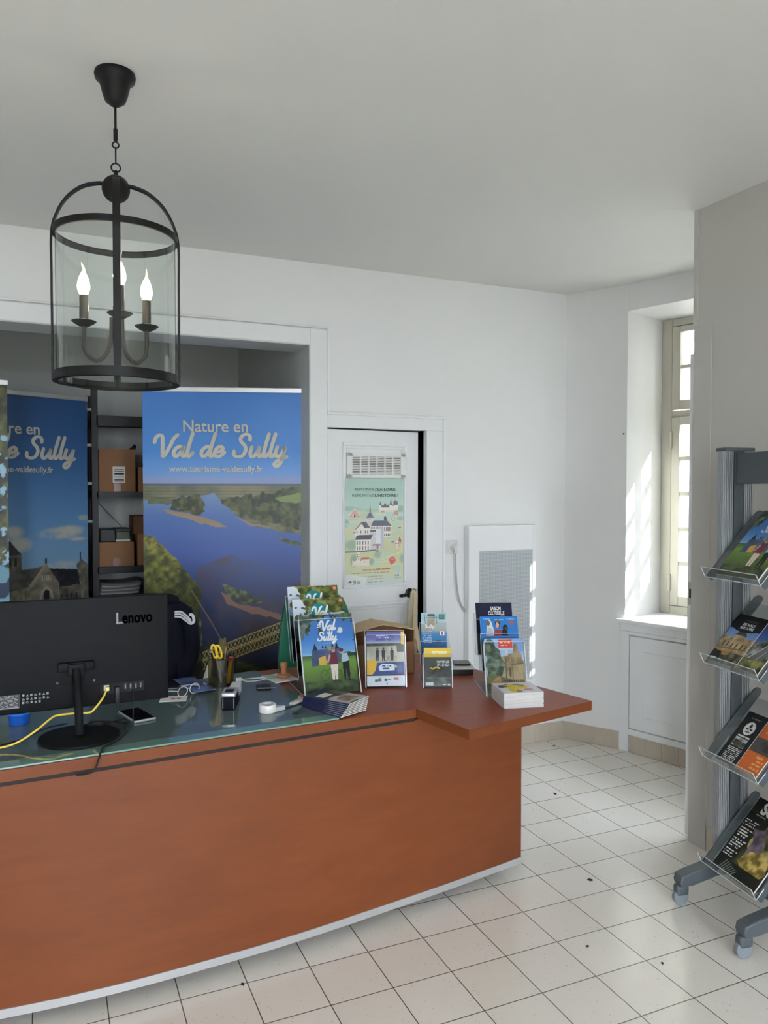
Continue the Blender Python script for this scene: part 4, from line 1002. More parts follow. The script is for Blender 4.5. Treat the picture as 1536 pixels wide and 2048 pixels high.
ht = thing('wall_heater', 'tall white panel heater with a grey perforated grille against the back wall', 'heater', (2.187, hy0, .30))
HW, HH = .458, 1.008
m = MB(); m.rbox(0, .070, 0, .052, 0, HH, .006); m.rbox(.428, HW, 0, .052, 0, HH, .006); m.rbox(.060, .43, 0, .052, HH - .146, HH, .006); m.rbox(.060, .43, 0, .052, 0, .10, .006); m.box(.05, .44, .03, .05, .02, HH - .02)
m.build('housing', M_heat, ht)
MB().box(.068, .430, .004, .012, .096, HH - .142).build('grille', mesh_mat(), ht)
for x in (.06, .39): MB().rbox(x, x + .02, .05, .0595, .2, .8, .002).build('wall_bracket', M_heat, ht)
# socket with plug and cord
so = thing('wall_socket', 'white wall socket beside the small door, with a plug in it', 'socket', (2.067, YB, 1.147))
MB().rbox(0, .078, -.010, 0, 0, .080, .004).build('cover_plate', M_white, so); MB().rbox(.012, .066, -.0125, -.008, .014, .066, .004).build('socket_insert', M_white, so)
pl = thing('power_plug', 'white power plug with a grey cord running down to the heater', 'plug', (2.112, YB - .013, 1.185)); pl['category'] = 'plug'
m = MB(); m.lathe([(0, 0), (.020, 0), (.020, .012), (.016, .024), (.012, .036), (0, .036)], 20, M=Matrix.Rotation(rad(90), 4, 'X')); m.rbox(-.007, .007, -.034, -.018, -.030, 0, .003); m.build('plug_body', M_white, pl, smooth=True)
m = MB(); m.tube(crom([(0, -.026, -.028), (.002, -.026, -.09), (.006, -.022, -.17), (.018, -.018, -.26), (.045, -.012, -.33), (.085, -.012, -.375), (.12, -.014, -.395)], 7), .0030, 8); m.tube(crom([(.002, -.020, -.026), (.009, -.016, -.09), (.016, -.012, -.17), (.027, -.010, -.25), (.05, -.008, -.325), (.09, -.008, -.366), (.12, -.010, -.385)], 7), .0026, 8)
m.build('cord', mat('cord_grey', (176, 174, 168), .5), pl, smooth=True)
# tote bag on the door handle
M_tote = mat('ecru_cotton', (214, 200, 170), .85, var=.06, vscale=30, bump=.15, bscale=300)
tb = thing('tote_bag', 'ecru cotton tote bag hanging by its straps from the black door handle', 'bag', (1.842, 3.835, .945))
m = MB()
hx_ = 1.842
def P_(x, z, y): return (x - 1.842, y, z - .945)
m.tube(crom([P_(1.812, .60, .0), P_(1.820, .70, -.004), P_(1.834, .84, -.012), P_(1.848, .935, -.018), P_(1.853, .957, -.012), P_(1.856, .935, .012), P_(1.855, .85, .012), P_(1.862, .72, .01), P_(1.88, .62, .005)], 6), 0, flat=(.0125, .0014), up=(0, 1, .0))
m.tube(crom([P_(1.835, .60, -.022), P_(1.848, .72, -.026), P_(1.856, .85, -.027), P_(1.860, .938, -.022), P_(1.863, .953, -.010), P_(1.866, .93, .014), P_(1.868, .80, .008), P_(1.886, .66, -.01), P_(1.90, .6, -.012)], 6), 0, flat=(.0125, .0014), up=(0, 1, .0))
m.build('straps', M_tote, tb, smooth=True)
m = MB()
def bag(u, v):
    a = 2 * PI * u; w_ = .10 + .035 * v; d_ = .014 + .022 * v
    x = .012 + w_ * math.cos(a) * (1 + .06 * math.sin(5 * a + 3 * v)); y = -.03 + d_ * math.sin(a) * (1 + .25 * math.sin(7 * a)) - .012 * v
    return Vector((x, y, -.318 - .36 * v + .018 * math.cos(2 * a) * (1 - v)))
m.grid(bag, 40, 10, closed_u=True); m.build('bag_body', M_tote, tb, smooth=True, solid=.0016)
# fixing left in the window wall
n_ = MB().lathe([(0, 0), (.0035, 0), (.0045, .006), (0, .008)], 10, M=Matrix.Translation((3.0645, 3.548, 1.835)) @ (-nW).to_track_quat('Z', 'Y').to_matrix().to_4x4()).build('wall_nail', M_iron, None); tag(n_, 'small dark nail in the wall left of the deep window', 'nail')
# ================================================================== CHAIRS BEHIND THE DESK, JACKET
M_green = mat('green_upholstery', (18, 112, 84), .6, var=.10, vscale=40, bump=.1, bscale=400)
M_chairblk = mat('chair_black', (30, 30, 32), .5, var=.1)
def office_chair(lbl, x, y, rz, M_up, w=.36, top=1.0, bot=.60, thick=.05, lean=.06):
    r = thing('office_chair', lbl, 'chair', (x, y, 0), rz, 'office chairs behind the desk')
    m = MB()
    def back(u, v):
        a = 2 * PI * u; h = bot + (top - bot) * v
        taper = 1 - .30 * v ** 2.5
        e = 2.6
        cx_ = math.copysign(abs(math.cos(a)) ** (2 / e), math.cos(a)); sy_ = math.copysign(abs(math.sin(a)) ** (2 / e), math.sin(a))
        ends = min(1, math.sqrt(max(0, 1 - ((v - .5) * 2) ** 8)) + .02)
        xx = cx_ * w / 2 * taper * (.35 + .65 * ends ** .7)
        return Vector((xx, sy_ * thick / 2 * ends + .10 * (xx / w * 2) ** 2 * -.35 + lean * v, h))
    m.grid(back, 40, 26, closed_u=True)
    m.build('backrest', M_up, r, smooth=True)
    m = MB(); m.rbox(-.23, .23, -.46, .0, .43, .50, .03, 3); m.build('seat', M_up, r, smooth=True)
    m = MB(); m.tube(crom([(0, -.2, .42), (0, .04, .43), (0, .06, .55), (0, .05, .75)], 6), 0, flat=(.03, .008), up=(1, 0, 0)); m.build('back_bracket', M_chairblk, r)
    m = MB(); m.lathe([(.028, .10), (.028, .30), (.018, .30), (.018, .43)], 18, c=(0, -.23, 0)); m.build('gas_column', M_chairblk, r, smooth=True)
    for k in range(5):
        a = rad(72 * k + 10); ca, sa = math.cos(a), math.sin(a)
        l = MB().tube([(0, -.23, .10), (.08 * ca, -.23 + .08 * sa, .085), (.15 * ca, -.23 + .15 * sa, .065)], 0, flat=(.02, .014)).build('base_leg', M_chairblk, r)
        MB().cyl((.145 * ca - .015 * sa, -.23 + .145 * sa + .015 * ca, .028), (.145 * ca + .015 * sa, -.23 + .145 * sa - .015 * ca, .028), .0275).build('caster', M_chairblk, l, smooth=True)
    return r
office_chair('green upholstered chair behind the tall magazine holder on the desk', 1.205, 3.56, rad(-4), M_green, .40, 1.01, .52, .06)
office_chair('dark office chair under the navy jacket behind the computer', .40, 3.52, rad(-12), M_chairblk, .25, .985, .56, .045, .03)
M_navy = mat('navy_jacket_cloth', (15, 18, 32), .8, spec=.2, var=.25, vscale=12, bump=.2, bscale=200)
jk = thing('navy_jacket', 'navy jacket with white stripes draped over the chair behind the computer', 'jacket', (.40, 3.535, 0), rad(-12))
m = MB()
def jac(u, v):
    a = 2 * PI * u; z = 1.045 - .42 * v
    w_ = (.19 * (1 - .85 * math.exp(-v * 14)) + .012 * math.sin(9 * v)) * (1 - .10 * max(0, v - .45) * 1.6); d_ = .085 * (1 - .8 * math.exp(-v * 9)) + .02 * v
    rip = .012 * math.sin(5 * a + 6 * v) * min(1, v * 3) + .006 * math.sin(11 * a - 9 * v)
    return Vector(((w_ + rip) * math.cos(a) * (1 if True else 1), (d_ + rip) * math.sin(a), z + .015 * math.sin(3 * a) * v))
m.grid(jac, 64, 30, closed_u=True)
m.build('jacket_body', M_navy, jk, smooth=True, solid=.004)
m = MB(); m.tube(crom([(-.13, -.06, 1.0), (-.02, -.085, 1.04), (.09, -.06, 1.035), (.13, .0, 1.02)], 8), [.022] * 24 + [.02], 12); m.build('collar', M_navy, jk, smooth=True)
m = MB(); m.tube(crom([(.165, -.02, .98), (.195, -.03, .90), (.200, -.045, .80), (.178, -.06, .72), (.165, -.06, .66)], 7), .036, 14); m.build('sleeve', M_navy, jk, smooth=True)
M_emb = mat('white_stripe', (222, 224, 226), .5)
m = MB()
for k in range(3):
    m.tube(crom([(.090, -.098 - .004, .985 - .010 * k), (.116, -.094 - .006, .985 - .012 * k), (.140, -.084 - .008, .965 - .012 * k), (.158, -.074 - .01, .942 - .006 * k)], 6), 0, flat=(.0035, .002), up=(0, 1, 0))
m.tube(crom([(.150, -.082, .968), (.164, -.076, .965), (.170, -.076, .94), (.160, -.08, .93), (.146, -.085, .935)], 6), 0, flat=(.006, .002), up=(0, 1, 0))
ws_ = m.build('white_stripes', M_emb, jk); ws_.location = (.042, .012, -.004)
wp = thing('white_carrier_bag', 'white folded paper bag wedged between the navy jacket and the pen pot', 'bag', (.61, 3.262, 0))
m = MB(); m.grid(lambda u, v: Vector((-.052 + .07 * u + .03 * v * (1 - u) + .012 * v, .01 * math.sin(6 * u) + .015 * v, .60 + .235 * v * (0.35 + .65 * u))), 12, 12); m.build('paper_side', M_paper, wp, smooth=True, solid=.002)
m = MB(); m.box(-.05, .02, -.002, .03, .502, .60); m.build('bag_body', M_paper, wp)
# ================================================================== COMPUTER
M_pc = mat('computer_black', (21, 22, 24), .5, spec=.12, var=.06, vscale=200)
M_pcd = mat('computer_port_black', (8, 8, 9), .5, spec=.2)
M_pcg = mat('computer_logo_grey', (64, 66, 70), .25, .5)
M_lab = mat('label_grey_ink', (150, 152, 154), .5)
M_silver = mat('silver_plastic', (196, 198, 200), .28, .7, var=.02)
YM = 2.68
pc = thing('desktop_computer', 'black all-in-one computer seen from behind, on a round foot stand on the glass', 'computer', (.378, YM, 0), rad(0.9))
x0, x1, z0, z1 = -.548, 0, .804, 1.158
m = MB(); m.rbox(x0, x1, 0, .022, z0, z1, .004, 3); m.build('screen_housing', M_pc, pc, smooth=True)
m = MB(); m.rbox(x0 + .01, x1 - .01, .020, .0245, z0 + .02, z1 - .01, .001); m.build('screen', mat('screen_glass', (8, 9, 10), .05), pc)
m = MB(); vx0, vx1, vz0, vz1 = -.355, -.224, .877, 1.007
for a, b_, c_, d in ((vx0, vx1, vz1 - .0015, vz1), (vx0, vx1, vz0, vz0 + .0015), (vx0, vx0 + .0015, vz0, vz1), (vx1 - .0015, vx1, vz0, vz1)): m.box(a, b_, -.0008, .001, c_, d)
m.build('mount_cover_seam', M_pcd, pc)
for x, z in ((-.346, .889), (-.235, .889)): MB().lathe([(0, 0), (.005, 0), (.004, .0015), (0, .0015)], 12, M=Matrix.Translation((x, .0002, z)) @ Matrix.Rotation(rad(90), 4, 'X')).build('screw', M_pcg, pc)
m = MB(); m.rbox(-.345, -.235, -.020, .002, .925, .955, .006); m.rbox(-.316, -.264, -.030, .0, .914, .952, .006); m.build('hinge_bar', M_pc, pc, smooth=True)
fx, fy = -.288, -.125
m = MB(); m.tube(crom([(-.290, -.026, .935), (-.290, -.034, .915), (fx, -.075, .85), (fx, fy, ZG + .008)], 6), .0125, 18); m.build('stand_pole', M_pc, pc, smooth=True)
MB().lathe([(0, 0), (.118, 0), (.120, .003), (.118, .008), (.03, .0105), (0, .0105)], 56, c=(fx, fy + .005, ZG)).build('stand_base', M_pc, pc, smooth=True)
m = MB(); m.rbox(-.218, -.078, -.0006, .003, .838, .872, .001); m.build('port_recess', M_pcd, pc)
for k, x in enumerate((-.142, -.125, -.108, -.093)): MB().box(x, x + .006, -.0012, .001, .850, .866).build('port', M_pcg, pc)
MB().box(-.206, -.190, -.0016, .001, .849, .868).build('network_port', mat('rj45_white', (210, 205, 180), .4), pc)
MB().lathe([(0, 0), (.0035, 0), (0, .001)], 10, M=Matrix.Translation((-.235, -.0002, .862)) @ Matrix.Rotation(rad(90), 4, 'X')).build('lock_slot', M_pcd, pc)
lt = lettering('L', .052, -.169, 1.068, mat('logo_light', (92, 94, 97), .25, .4), pc, y=-.0009, bold=.0008); 
lettering('enovo', .052, -.1475, 1.0685, mat('logo_black', (2, 2, 2), .9, spec=0.0), pc, y=-.0009, bold=.0015, width=.096)
rl = MB().rbox(-.552 + .008, -.455, -.0006, .001, .822, .866, .0002).build('rating_label', mat('label_black', (12, 12, 13), .35), pc)
m = MB(); rs_ = random.Random(3)
for k in range(9):
    z = .828 + k * .0042; x = -.54
    while x < -.462:
        l = rs_.uniform(.006, .02); m.box(x, min(x + l, -.46), -.0011, -.0006, z, z + .0016); x += l + .004
m.box(-.54, -.458, -.0011, -.0006, .823, .8262); m.build('label_print', M_lab, rl)
m = MB()
for j, z in enumerate((.857, .845, .834)):
    for k in range(7 if j < 2 else 5):
        x = -.449 + k * .0118; t = (j * 7 + k) % 4
        if t == 0: m.lathe([(.0022, 0), (.0036, 0), (.0036, .0004), (.0022, .0004)], 12, M=Matrix.Translation((x + .004, -.0006, z + .004)) @ Matrix.Rotation(rad(90), 4, 'X'))
        elif t == 1: m.prism([(x, 0, 0), (x + .008, 0, 0), (x + .004, .007, 0)], 0, .0004, M=Matrix.Translation((0, -.0002, z)) @ Matrix.Rotation(rad(90), 4, 'X'))
        elif t == 2: m.box(x, x + .0065, -.0008, .0, z, z + .007)
        else: m.box(x, x + .008, -.0008, .0, z + .001, z + .0028); m.box(x, x + .006, -.0008, .0, z + .0045, z + .006)
m.build('certification_marks', M_lab, pc)
# cables
M_yel = mat('yellow_cable', (238, 208, 84), .4, var=.03)
M_blkc = mat('black_cable', (16, 16, 17), .45)
yc = thing('network_cable', 'yellow network cable plugged into the back of the black computer', 'cable', (0, 0, 0))
MB().tube(crom([(.182, YM - .008, .858), (.178, YM - .02, .853), (.165, YM - .045, .836), (.135, YM - .066, .806), (.118, YM - .068, .801), (.085, YM - .066, .803), (.03, YM - .08, .806), (.01, YM - .10, .803), (-.03, YM - .14, .783), (-.08, YM - .16, .760), (-.13, YM - .165, .751), (-.25, YM - .17, .746), (-.5, YM - .1, .745), (-.9, YM - .05, .745)], 7), .0032, 10).build('cord', M_yel, yc, smooth=True)
MB().rbox(.176, .188, YM - .022, YM - .0062, .852, .865, .002).build('cable_plug', mat('clear_plug', (226, 216, 150), .25), yc)
kc = thing('power_cable', 'black power cables running from the computer over the front edge of the desk', 'cable', (0, 0, 0))
edge = fn * .006
MB().tube(crom([(.212, YM - .012, .853), (.214, YM - .013, .83), (.215, YM - .012, .79), (.213, YM - .02, .765), (.222, YM - .06, .752), (.228, YM - .12, .748), (.205, YM - .20, .7465), (.155, 2.42, .7465), (.147, 2.390, .7470), (.141, 2.366, .745), (.137, 2.357, .735), (.131, 2.352, .718), (.12, 2.349, .700), (.10, 2.349, .696), (.075, 2.3485, .6955)], 7), .0026, 8).build('cord', M_blkc, kc, smooth=True)
MB().tube(crom([(.262, YM - .010, .855), (.263, YM - .010, .82), (.262, YM - .012, .76), (.258, YM - .05, .748), (.24, YM - .12, .7465), (.21, YM - .19, .7465), (.175, YM - .25, .7465), (.150, 2.40, .7520), (.143, 2.366, .7505), (.139, 2.3515, .736)], 7), .0016, 8).build('thin_cord', M_blkc, kc, smooth=True)
MB().rbox(.206, .220, YM - .022, YM - .0055, .81, .862, .003).build('power_plug', M_blkc, kc, smooth=True)
MB().tube(crom([(.236, YM - .05, .748), (.19, YM - .012, .750), (.14, YM - .022, .758), (.12, YM - .05, .759), (.15, YM - .07, .759), (.19, YM - .045, .757), (.235, YM - .02, .754), (.245, YM - .06, .7465), (.21, YM - .085, .756), (.15, YM - .04, .763)], 7), .0024, 8).build('coiled_cord', M_blkc, kc, smooth=True)
MB().tube(crom([(-.30, YM - .12, .7465), (-.12, YM - .12, .7465), (-.05, YM - .06, .7465), (.0, YM + .005, .7465), (.06, YM + .03, .7465)], 7), .0024, 8).build('mouse_cord', M_blkc, kc, smooth=True)
# phone, blue tape, paper sheets
ph = thing('smartphone', 'silver smartphone with a dark screen lying flat on the glass beside the computer', 'phone', M=Matrix.Translation((.263, 2.637, ZG + .0003)) @ Matrix.Rotation(rad(15), 4, 'Z'))
MB().rbox(0, .074, 0, .152, 0, .0085, .003, 3).build('phone_body', M_silver, ph, smooth=True)
MB().rbox(.003, .071, .004, .148, .0083, .0093, .0006).build('phone_screen', mat('phone_black_glass', (6, 6, 8), .05, coat=.5), ph)
bt = thing('tape_tub', 'small bright blue round tub under the left end of the computer', 'tub', (-.083, 2.79, ZG))
MB().lathe([(0, .001), (.030, .001), (.0325, .030), (.0335, .032), (.0325, .034), (0, .034)], 28).build('tub_body', mat('bright_blue', (24, 92, 190), .4), bt, smooth=True)
MB().lathe([(.031, .0345), (.0345, .0345), (.0345, .040), (.0, .041)], 28).build('tub_rim', mat('bright_blue_lid', (42, 118, 214), .3), bt, smooth=True)
M_tab = mat('tablet_black', (14, 14, 15), .3)
tb2 = thing('tablet', 'black tablet lying on the glass between the computer and the pen pot', 'tablet', M=Matrix.Translation((.385, 3.03, ZG + .0003)) @ Matrix.Rotation(rad(-4), 4, 'Z')); MB().rbox(0, .15, 0, .10, 0, .008, .003).build('tablet_body', M_tab, tb2); MB().rbox(.005, .145, .005, .095, .0078, .0086, .0004).build('tablet_screen', M_pcd, tb2)
M_bluesheet = clear_mat('blue_film', (120, 140, 190), .9, .15, .10)
bs = thing('plastic_sleeve', 'translucent blue plastic sleeve lying by the foot of the pen pot', 'sleeve', M=Matrix.Translation((.548, 2.925, ZG + .0098)) @ Matrix.Rotation(rad(102), 4, 'Z')); MB().grid(lambda u, v: Vector((u * .24, -.045 + .085 * v, .0006 + .003 * math.sin(u * 5) ** 2)), 16, 6).build('sleeve_film', mat('blue_film_solid', (86, 102, 146), .15, coat=.4), bs, smooth=True, solid=.0006)
cd = thing('printed_card', 'white card with red print lying on the glass beside the computer', 'card', M=Matrix.Translation((.372, 2.872, ZG + .0003)) @ Matrix.Rotation(rad(-14), 4, 'Z'))
MB().box(0, .095, 0, .075, 0, .0012).build('card_sheet', M_paper, cd); m = MB(); m.lathe([(0, 0), (.010, 0), (0, .0002)], 14, c=(.045, .035, .0013)); m.lathe([(0, 0), (.009, 0), (0, .0002)], 14, c=(.066, .036, .0013)); m.box(.02, .075, .052, .055, .0012, .0014); m.build('red_print', mat('red_ink', (176, 96, 84), .5), cd)
gl = thing('eyeglasses', 'clear-framed eyeglasses lying next to the white card', 'glasses', M=Matrix.Translation((.487, 2.93, ZG)) @ Matrix.Rotation(rad(35), 4, 'Z'))
M_clr = mat('clear_plastic', (196, 200, 202), .1, spec=.8)
def circ(cx, cy, cz, rx, rz, n=20): return [(cx + rx * math.cos(2 * PI * k / n), cy, cz + rz * math.sin(2 * PI * k / n)) for k in range(n)]
MB().tube(circ(-.03, 0, .020, .024, .018), .0018, 6, True).build('left_rim', M_clr, gl, smooth=True); MB().tube(circ(.03, 0, .020, .024, .018), .0018, 6, True).build('right_rim', M_clr, gl, smooth=True)
MB().tube([(-.007, 0, .026), (0, -.003, .028), (.007, 0, .026)], .0016, 6).build('bridge', M_clr, gl); 
for s in (-1, 1): MB().tube(crom([(.054 * s, 0, .026), (.055 * s, .04, .022), (.054 * s, .09, .012), (.05 * s, .12, .003)], 5), .0016, 6).build('temple', M_clr, gl, smooth=True)

# ================================================================== PEN POT
M_wire = mat('wire_mesh_black', (44, 42, 36), .4, .4)
M_potmesh = clear_mat('pot_mesh_weave', (222, 214, 182), .5, .3, .05)
CX, CY = .632, 3.04
pot = thing('pen_pot', 'black mesh pen pot holding pens and scissors on the glass desk top', 'pot', (CX, CY, ZG))
RP, HP = .0505, .108
MB().lathe([(0, .0005), (RP, .0005), (RP, .003), (0, .003)], 36).build('pot_bottom', M_wire, pot, smooth=True)
MB().lathe([(RP - .0004, .002), (RP, .002), (RP, HP), (RP - .0004, HP), (RP - .0004, .002)], 40, cap=False).build('mesh_wall', M_potmesh, pot, smooth=True)
rim = [(RP * math.cos(2 * PI * k / 40), RP * math.sin(2 * PI * k / 40), HP) for k in range(40)]
MB().tube(rim, .0022, 8, True).build('rim', M_wire, pot, smooth=True)
m = MB()
for k in range(3): a = rad(-80 + 120 * k); m.cyl((RP * math.cos(a), RP * math.sin(a), .002), (RP * math.cos(a), RP * math.sin(a), HP), .0012, seg=6)
m.build('side_wire', M_wire, pot)
def pen(lbl, name, x, y, dx, dy, L_, r, m_body, m_cap=None, cap=None):
    o = thing(name, lbl, name, (CX + x, CY + y, ZG + .0085)); o['group'] = 'pens in the pen pot'
    d = Vector((dx, dy, 1)).normalized()
    MB().cyl(Vector((0, 0, .0)) + d * .0, d * L_, r, seg=12).build('barrel', m_body, o, smooth=True)
    if m_cap: MB().cyl(d * (L_ * cap[0]), d * (L_ * cap[1]), r * 1.25, seg=12).build('pen_cap', m_cap, o, smooth=True)
M_penb = mat('pen_black', (18, 18, 20), .35); M_red = mat('marker_red', (214, 64, 68), .35); M_wood2 = mat('pencil_wood', (168, 130, 84), .5); M_amber = mat('pen_yellow', (176, 156, 44), .4); M_blue = mat('pen_blue', (40, 66, 130), .35)
pen('black pen leaning left in the pen pot', 'pen', -.008, -.005, -.28, -.10, .142, .0042, M_penb, M_silver, (.92, .98))
pen('second black pen in the pen pot, next to the yellow scissors', 'pen', .0, .012, -.25, .05, .135, .0045, M_penb, M_silver, (.80, .83))
pen('red-capped marker on the right side of the pen pot', 'marker', .022, -.018, .12, -.05, .104, .0075, M_amber, M_red, (.84, 1.0))
pen('thin wooden pencil standing near the rear of the pen pot', 'pencil', .012, .018, .12, .16, .13, .0035, M_wood2)
pen('blue pen at the rear right of the pen pot', 'pen', .006, .0, .22, .22, .12, .004, M_blue, M_penb, (.8, 1.0))
pen('black and silver pen slanting across the pen pot', 'pen', .028, -.012, -.30, .14, .112, .004, M_penb, M_silver, (.02, .34))
ys = thing('scissors', 'yellow-handled scissors standing handles up in the pen pot', 'scissors', (CX - .01, CY - .004, ZG + .006)); ys['group'] = 'scissors on the desk'
M_yh = mat('yellow_handle', (232, 196, 44), .35)
def loop(cx, cz, rx, rz, n=18, tilt=0.0, y=0.0): return [(cx + rx * math.cos(2 * PI * k / n) + tilt * rz * math.sin(2 * PI * k / n), y, cz + rz * math.sin(2 * PI * k / n)) for k in range(n)]
MB().tube(loop(-.018, .128, .010, .026, tilt=-.2), .0045, 10, True).build('handle', M_yh, ys, smooth=True); MB().tube(loop(.0, .124, .010, .026, tilt=-.25, y=.004), .0045, 10, True).build('handle', M_yh, ys, smooth=True)
m = MB(); m.tube([(-.008, .0, .10), (.004, 0, .04), (.008, 0, .002)], 0, flat=(.005, .001), up=(0, 1, 0)); m.build('blade', M_silver, ys)

# ================================================================== SMALL THINGS ON THE GLASS
st_ = thing('stapler', 'black and silver stapler standing on the glass in front of the pen pot', 'stapler', M=Matrix.Translation((.578, 2.665, ZG)) @ Matrix.Rotation(rad(-20), 4, 'Z'))
m = MB(); m.rbox(-.024, .024, 0, .125, .001, .046, .006, 3); m.build('stapler_body', mat('stapler_navy', (12, 14, 26), .65, spec=.15), st_, smooth=True)
m = MB(); m.rbox(-.0245, .0245, -.002, .085, .046, .062, .005, 3); m.build('silver_cap', M_silver, st_, smooth=True)
MB().rbox(-.014, .014, .01, .05, .0615, .0635, .0006).build('press_pad', M_pcd, st_)
m = MB(); m.rbox(-.012, .024, .085, .185, .02, .058, .006, 3); m.build('white_arm', M_white, st_, smooth=True)
for x in (-.0195, .0185): MB().box(x, x + .0012, -.0006, .001, .008, .044).build('chrome_line', M_silver, st_)
tr = thing('tape_roll', 'white adhesive tape roll lying on the glass beside the scissors', 'tape', (.700, 2.600, ZG))
m = MB(); m.lathe([(.020, .0005), (.029, .0005), (.030, .002), (.030, .026), (.029, .0275), (.020, .0275), (.020, .0005)], 36, cap=False); m.build('tape_ring', mat('tape_white', (232, 232, 226), .35), tr, smooth=True)
MB().lathe([(.018, .001), (.020, .001), (.020, .027), (.018, .027), (.018, .001)], 30, cap=False).build('core', M_white, tr, smooth=True)
m = MB(); m.prism([(.022, -.02), (.062, -.006), (.062, .004), (.024, .02)], .001, .016); m.build('clear_cutter', M_clr, tr, bevel=.002)
sc = thing('scissors', 'grey scissors with orange grips lying on the glass in front of the magazine holder', 'scissors', M=Matrix.Translation((.800, 2.637, ZG)) @ Matrix.Rotation(rad(36), 4, 'Z')); sc['group'] = 'scissors on the desk'
M_orange = mat('orange_grip', (206, 112, 72), .4); M_lgrey = mat('light_grey_grip', (188, 186, 178), .4); M_steel = mat('steel', (150, 154, 158), .25, .9)
for y_, s in ((.0, 1), (.004, -1)):
    m = MB(); m.prism([(-.085, .0 * s), (-.02, .008 * s), (.03, .006 * s), (.03, -.004 * s), (-.02, -.003 * s)], .002 + y_ * .4, .0036 + y_ * .4); m.build('blade', M_steel, sc, bevel=.0004)
def flatloop(cx, cy, rx, ry, z, rot, n=26): 
    return [(cx + rx * math.cos(2 * PI * k / n) * math.cos(rot) - ry * math.sin(2 * PI * k / n) * math.sin(rot), cy + rx * math.cos(2 * PI * k / n) * math.sin(rot) + ry * math.sin(2 * PI * k / n) * math.cos(rot), z) for k in range(n)]
MB().tube(flatloop(.092, .017, .028, .014, .009, .18), .0052, 10, True).build('handle', M_lgrey, sc, smooth=True); MB().tube(flatloop(.088, -.018, .032, .015, .009, -.14), .0052, 10, True).build('handle', M_lgrey, sc, smooth=True)
MB().tube(flatloop(.092, .017, .021, .0085, .0125, .18), .0030, 8, True).build('orange_grip', M_orange, sc, smooth=True); MB().tube(flatloop(.088, -.018, .025, .0095, .0125, -.14), .0030, 8, True).build('orange_grip', M_orange, sc, smooth=True)
m = MB(); m.tube(crom([(-.005, .004, .008), (.03, .006, .009), (.062, .008, .009)], 4), [.0055, .006, .006, .006, .006, .006, .006, .006, .006]); m.tube(crom([(-.005, -.004, .008), (.03, -.008, .009), (.058, -.012, .009)], 4), [.0055, .006, .006, .006, .006, .006, .006, .006, .006]); m.build('shank', M_lgrey, sc, smooth=True)
rk = thing('remote_fob', 'small black remote fob lying in the middle of the glass', 'remote', M=Matrix.Translation((.735, 2.89, ZG)) @ Matrix.Rotation(rad(-14), 4, 'Z')); MB().rbox(0, .055, 0, .045, .0005, .014, .005, 3).build('fob_body', M_tab, rk, smooth=True); MB().tube([(.055, .02, .004), (.072, .024, .003)], .0015, 6).build('key_ring', M_silver, rk)
us = thing('usb_cable', 'short white looped cable with a silver plug lying behind the stapler', 'cable', M=Matrix.Translation((.70, 3.06, ZG)))
MB().rbox(-.008, .018, -.01, .004, .001, .016, .003).build('cable_plug', M_silver, us); MB().tube(crom([(.018, -.002, .008), (.05, .018, .003), (.09, .016, .003), (.118, .0, .003), (.10, -.022, .003), (.06, -.03, .003), (.03, -.018, .003), (.02, -.006, .005)], 6), .0018, 8).build('cord', M_white, us, smooth=True)
sp_ = thing('ink_pad', 'pale green and white stamp pad lying under the wooden hand stamp', 'pad', M=Matrix.Translation((.832, 2.965, ZT)) @ Matrix.Rotation(rad(12), 4, 'Z')); MB().rbox(.0, .105, .0, .13, .0066, .0125, .002).build('pad_base', M_white, sp_); MB().rbox(.004, .05, .06, .126, .0124, .0136, .0005).build('green_sheet', mat('pale_green', (150, 178, 140), .6), sp_)
ws = thing('hand_stamp', 'turned wooden hand stamp standing on the pale stamp pad', 'stamp', (.885, 3.035, ZT + .0137)); MB().lathe([(0, 0), (.027, 0), (.028, .006), (.026, .011), (.014, .015), (.0105, .024), (.012, .036), (.0155, .047), (.0158, .054), (.012, .060), (0, .0615)], 28).build('stamp_wood', wood_mat('stamp_wood', (158, 104, 66), (186, 132, 90), .4, (4, 4, 20), 4), ws, smooth=True)
sc2 = MB().rbox(.770, .792, 2.535, 2.541, ZG + .0002, ZG + .004, .001).build('paper_clip', M_tab, None); tag(sc2, 'tiny black clip lying on the glass in front of the scissors', 'clip')
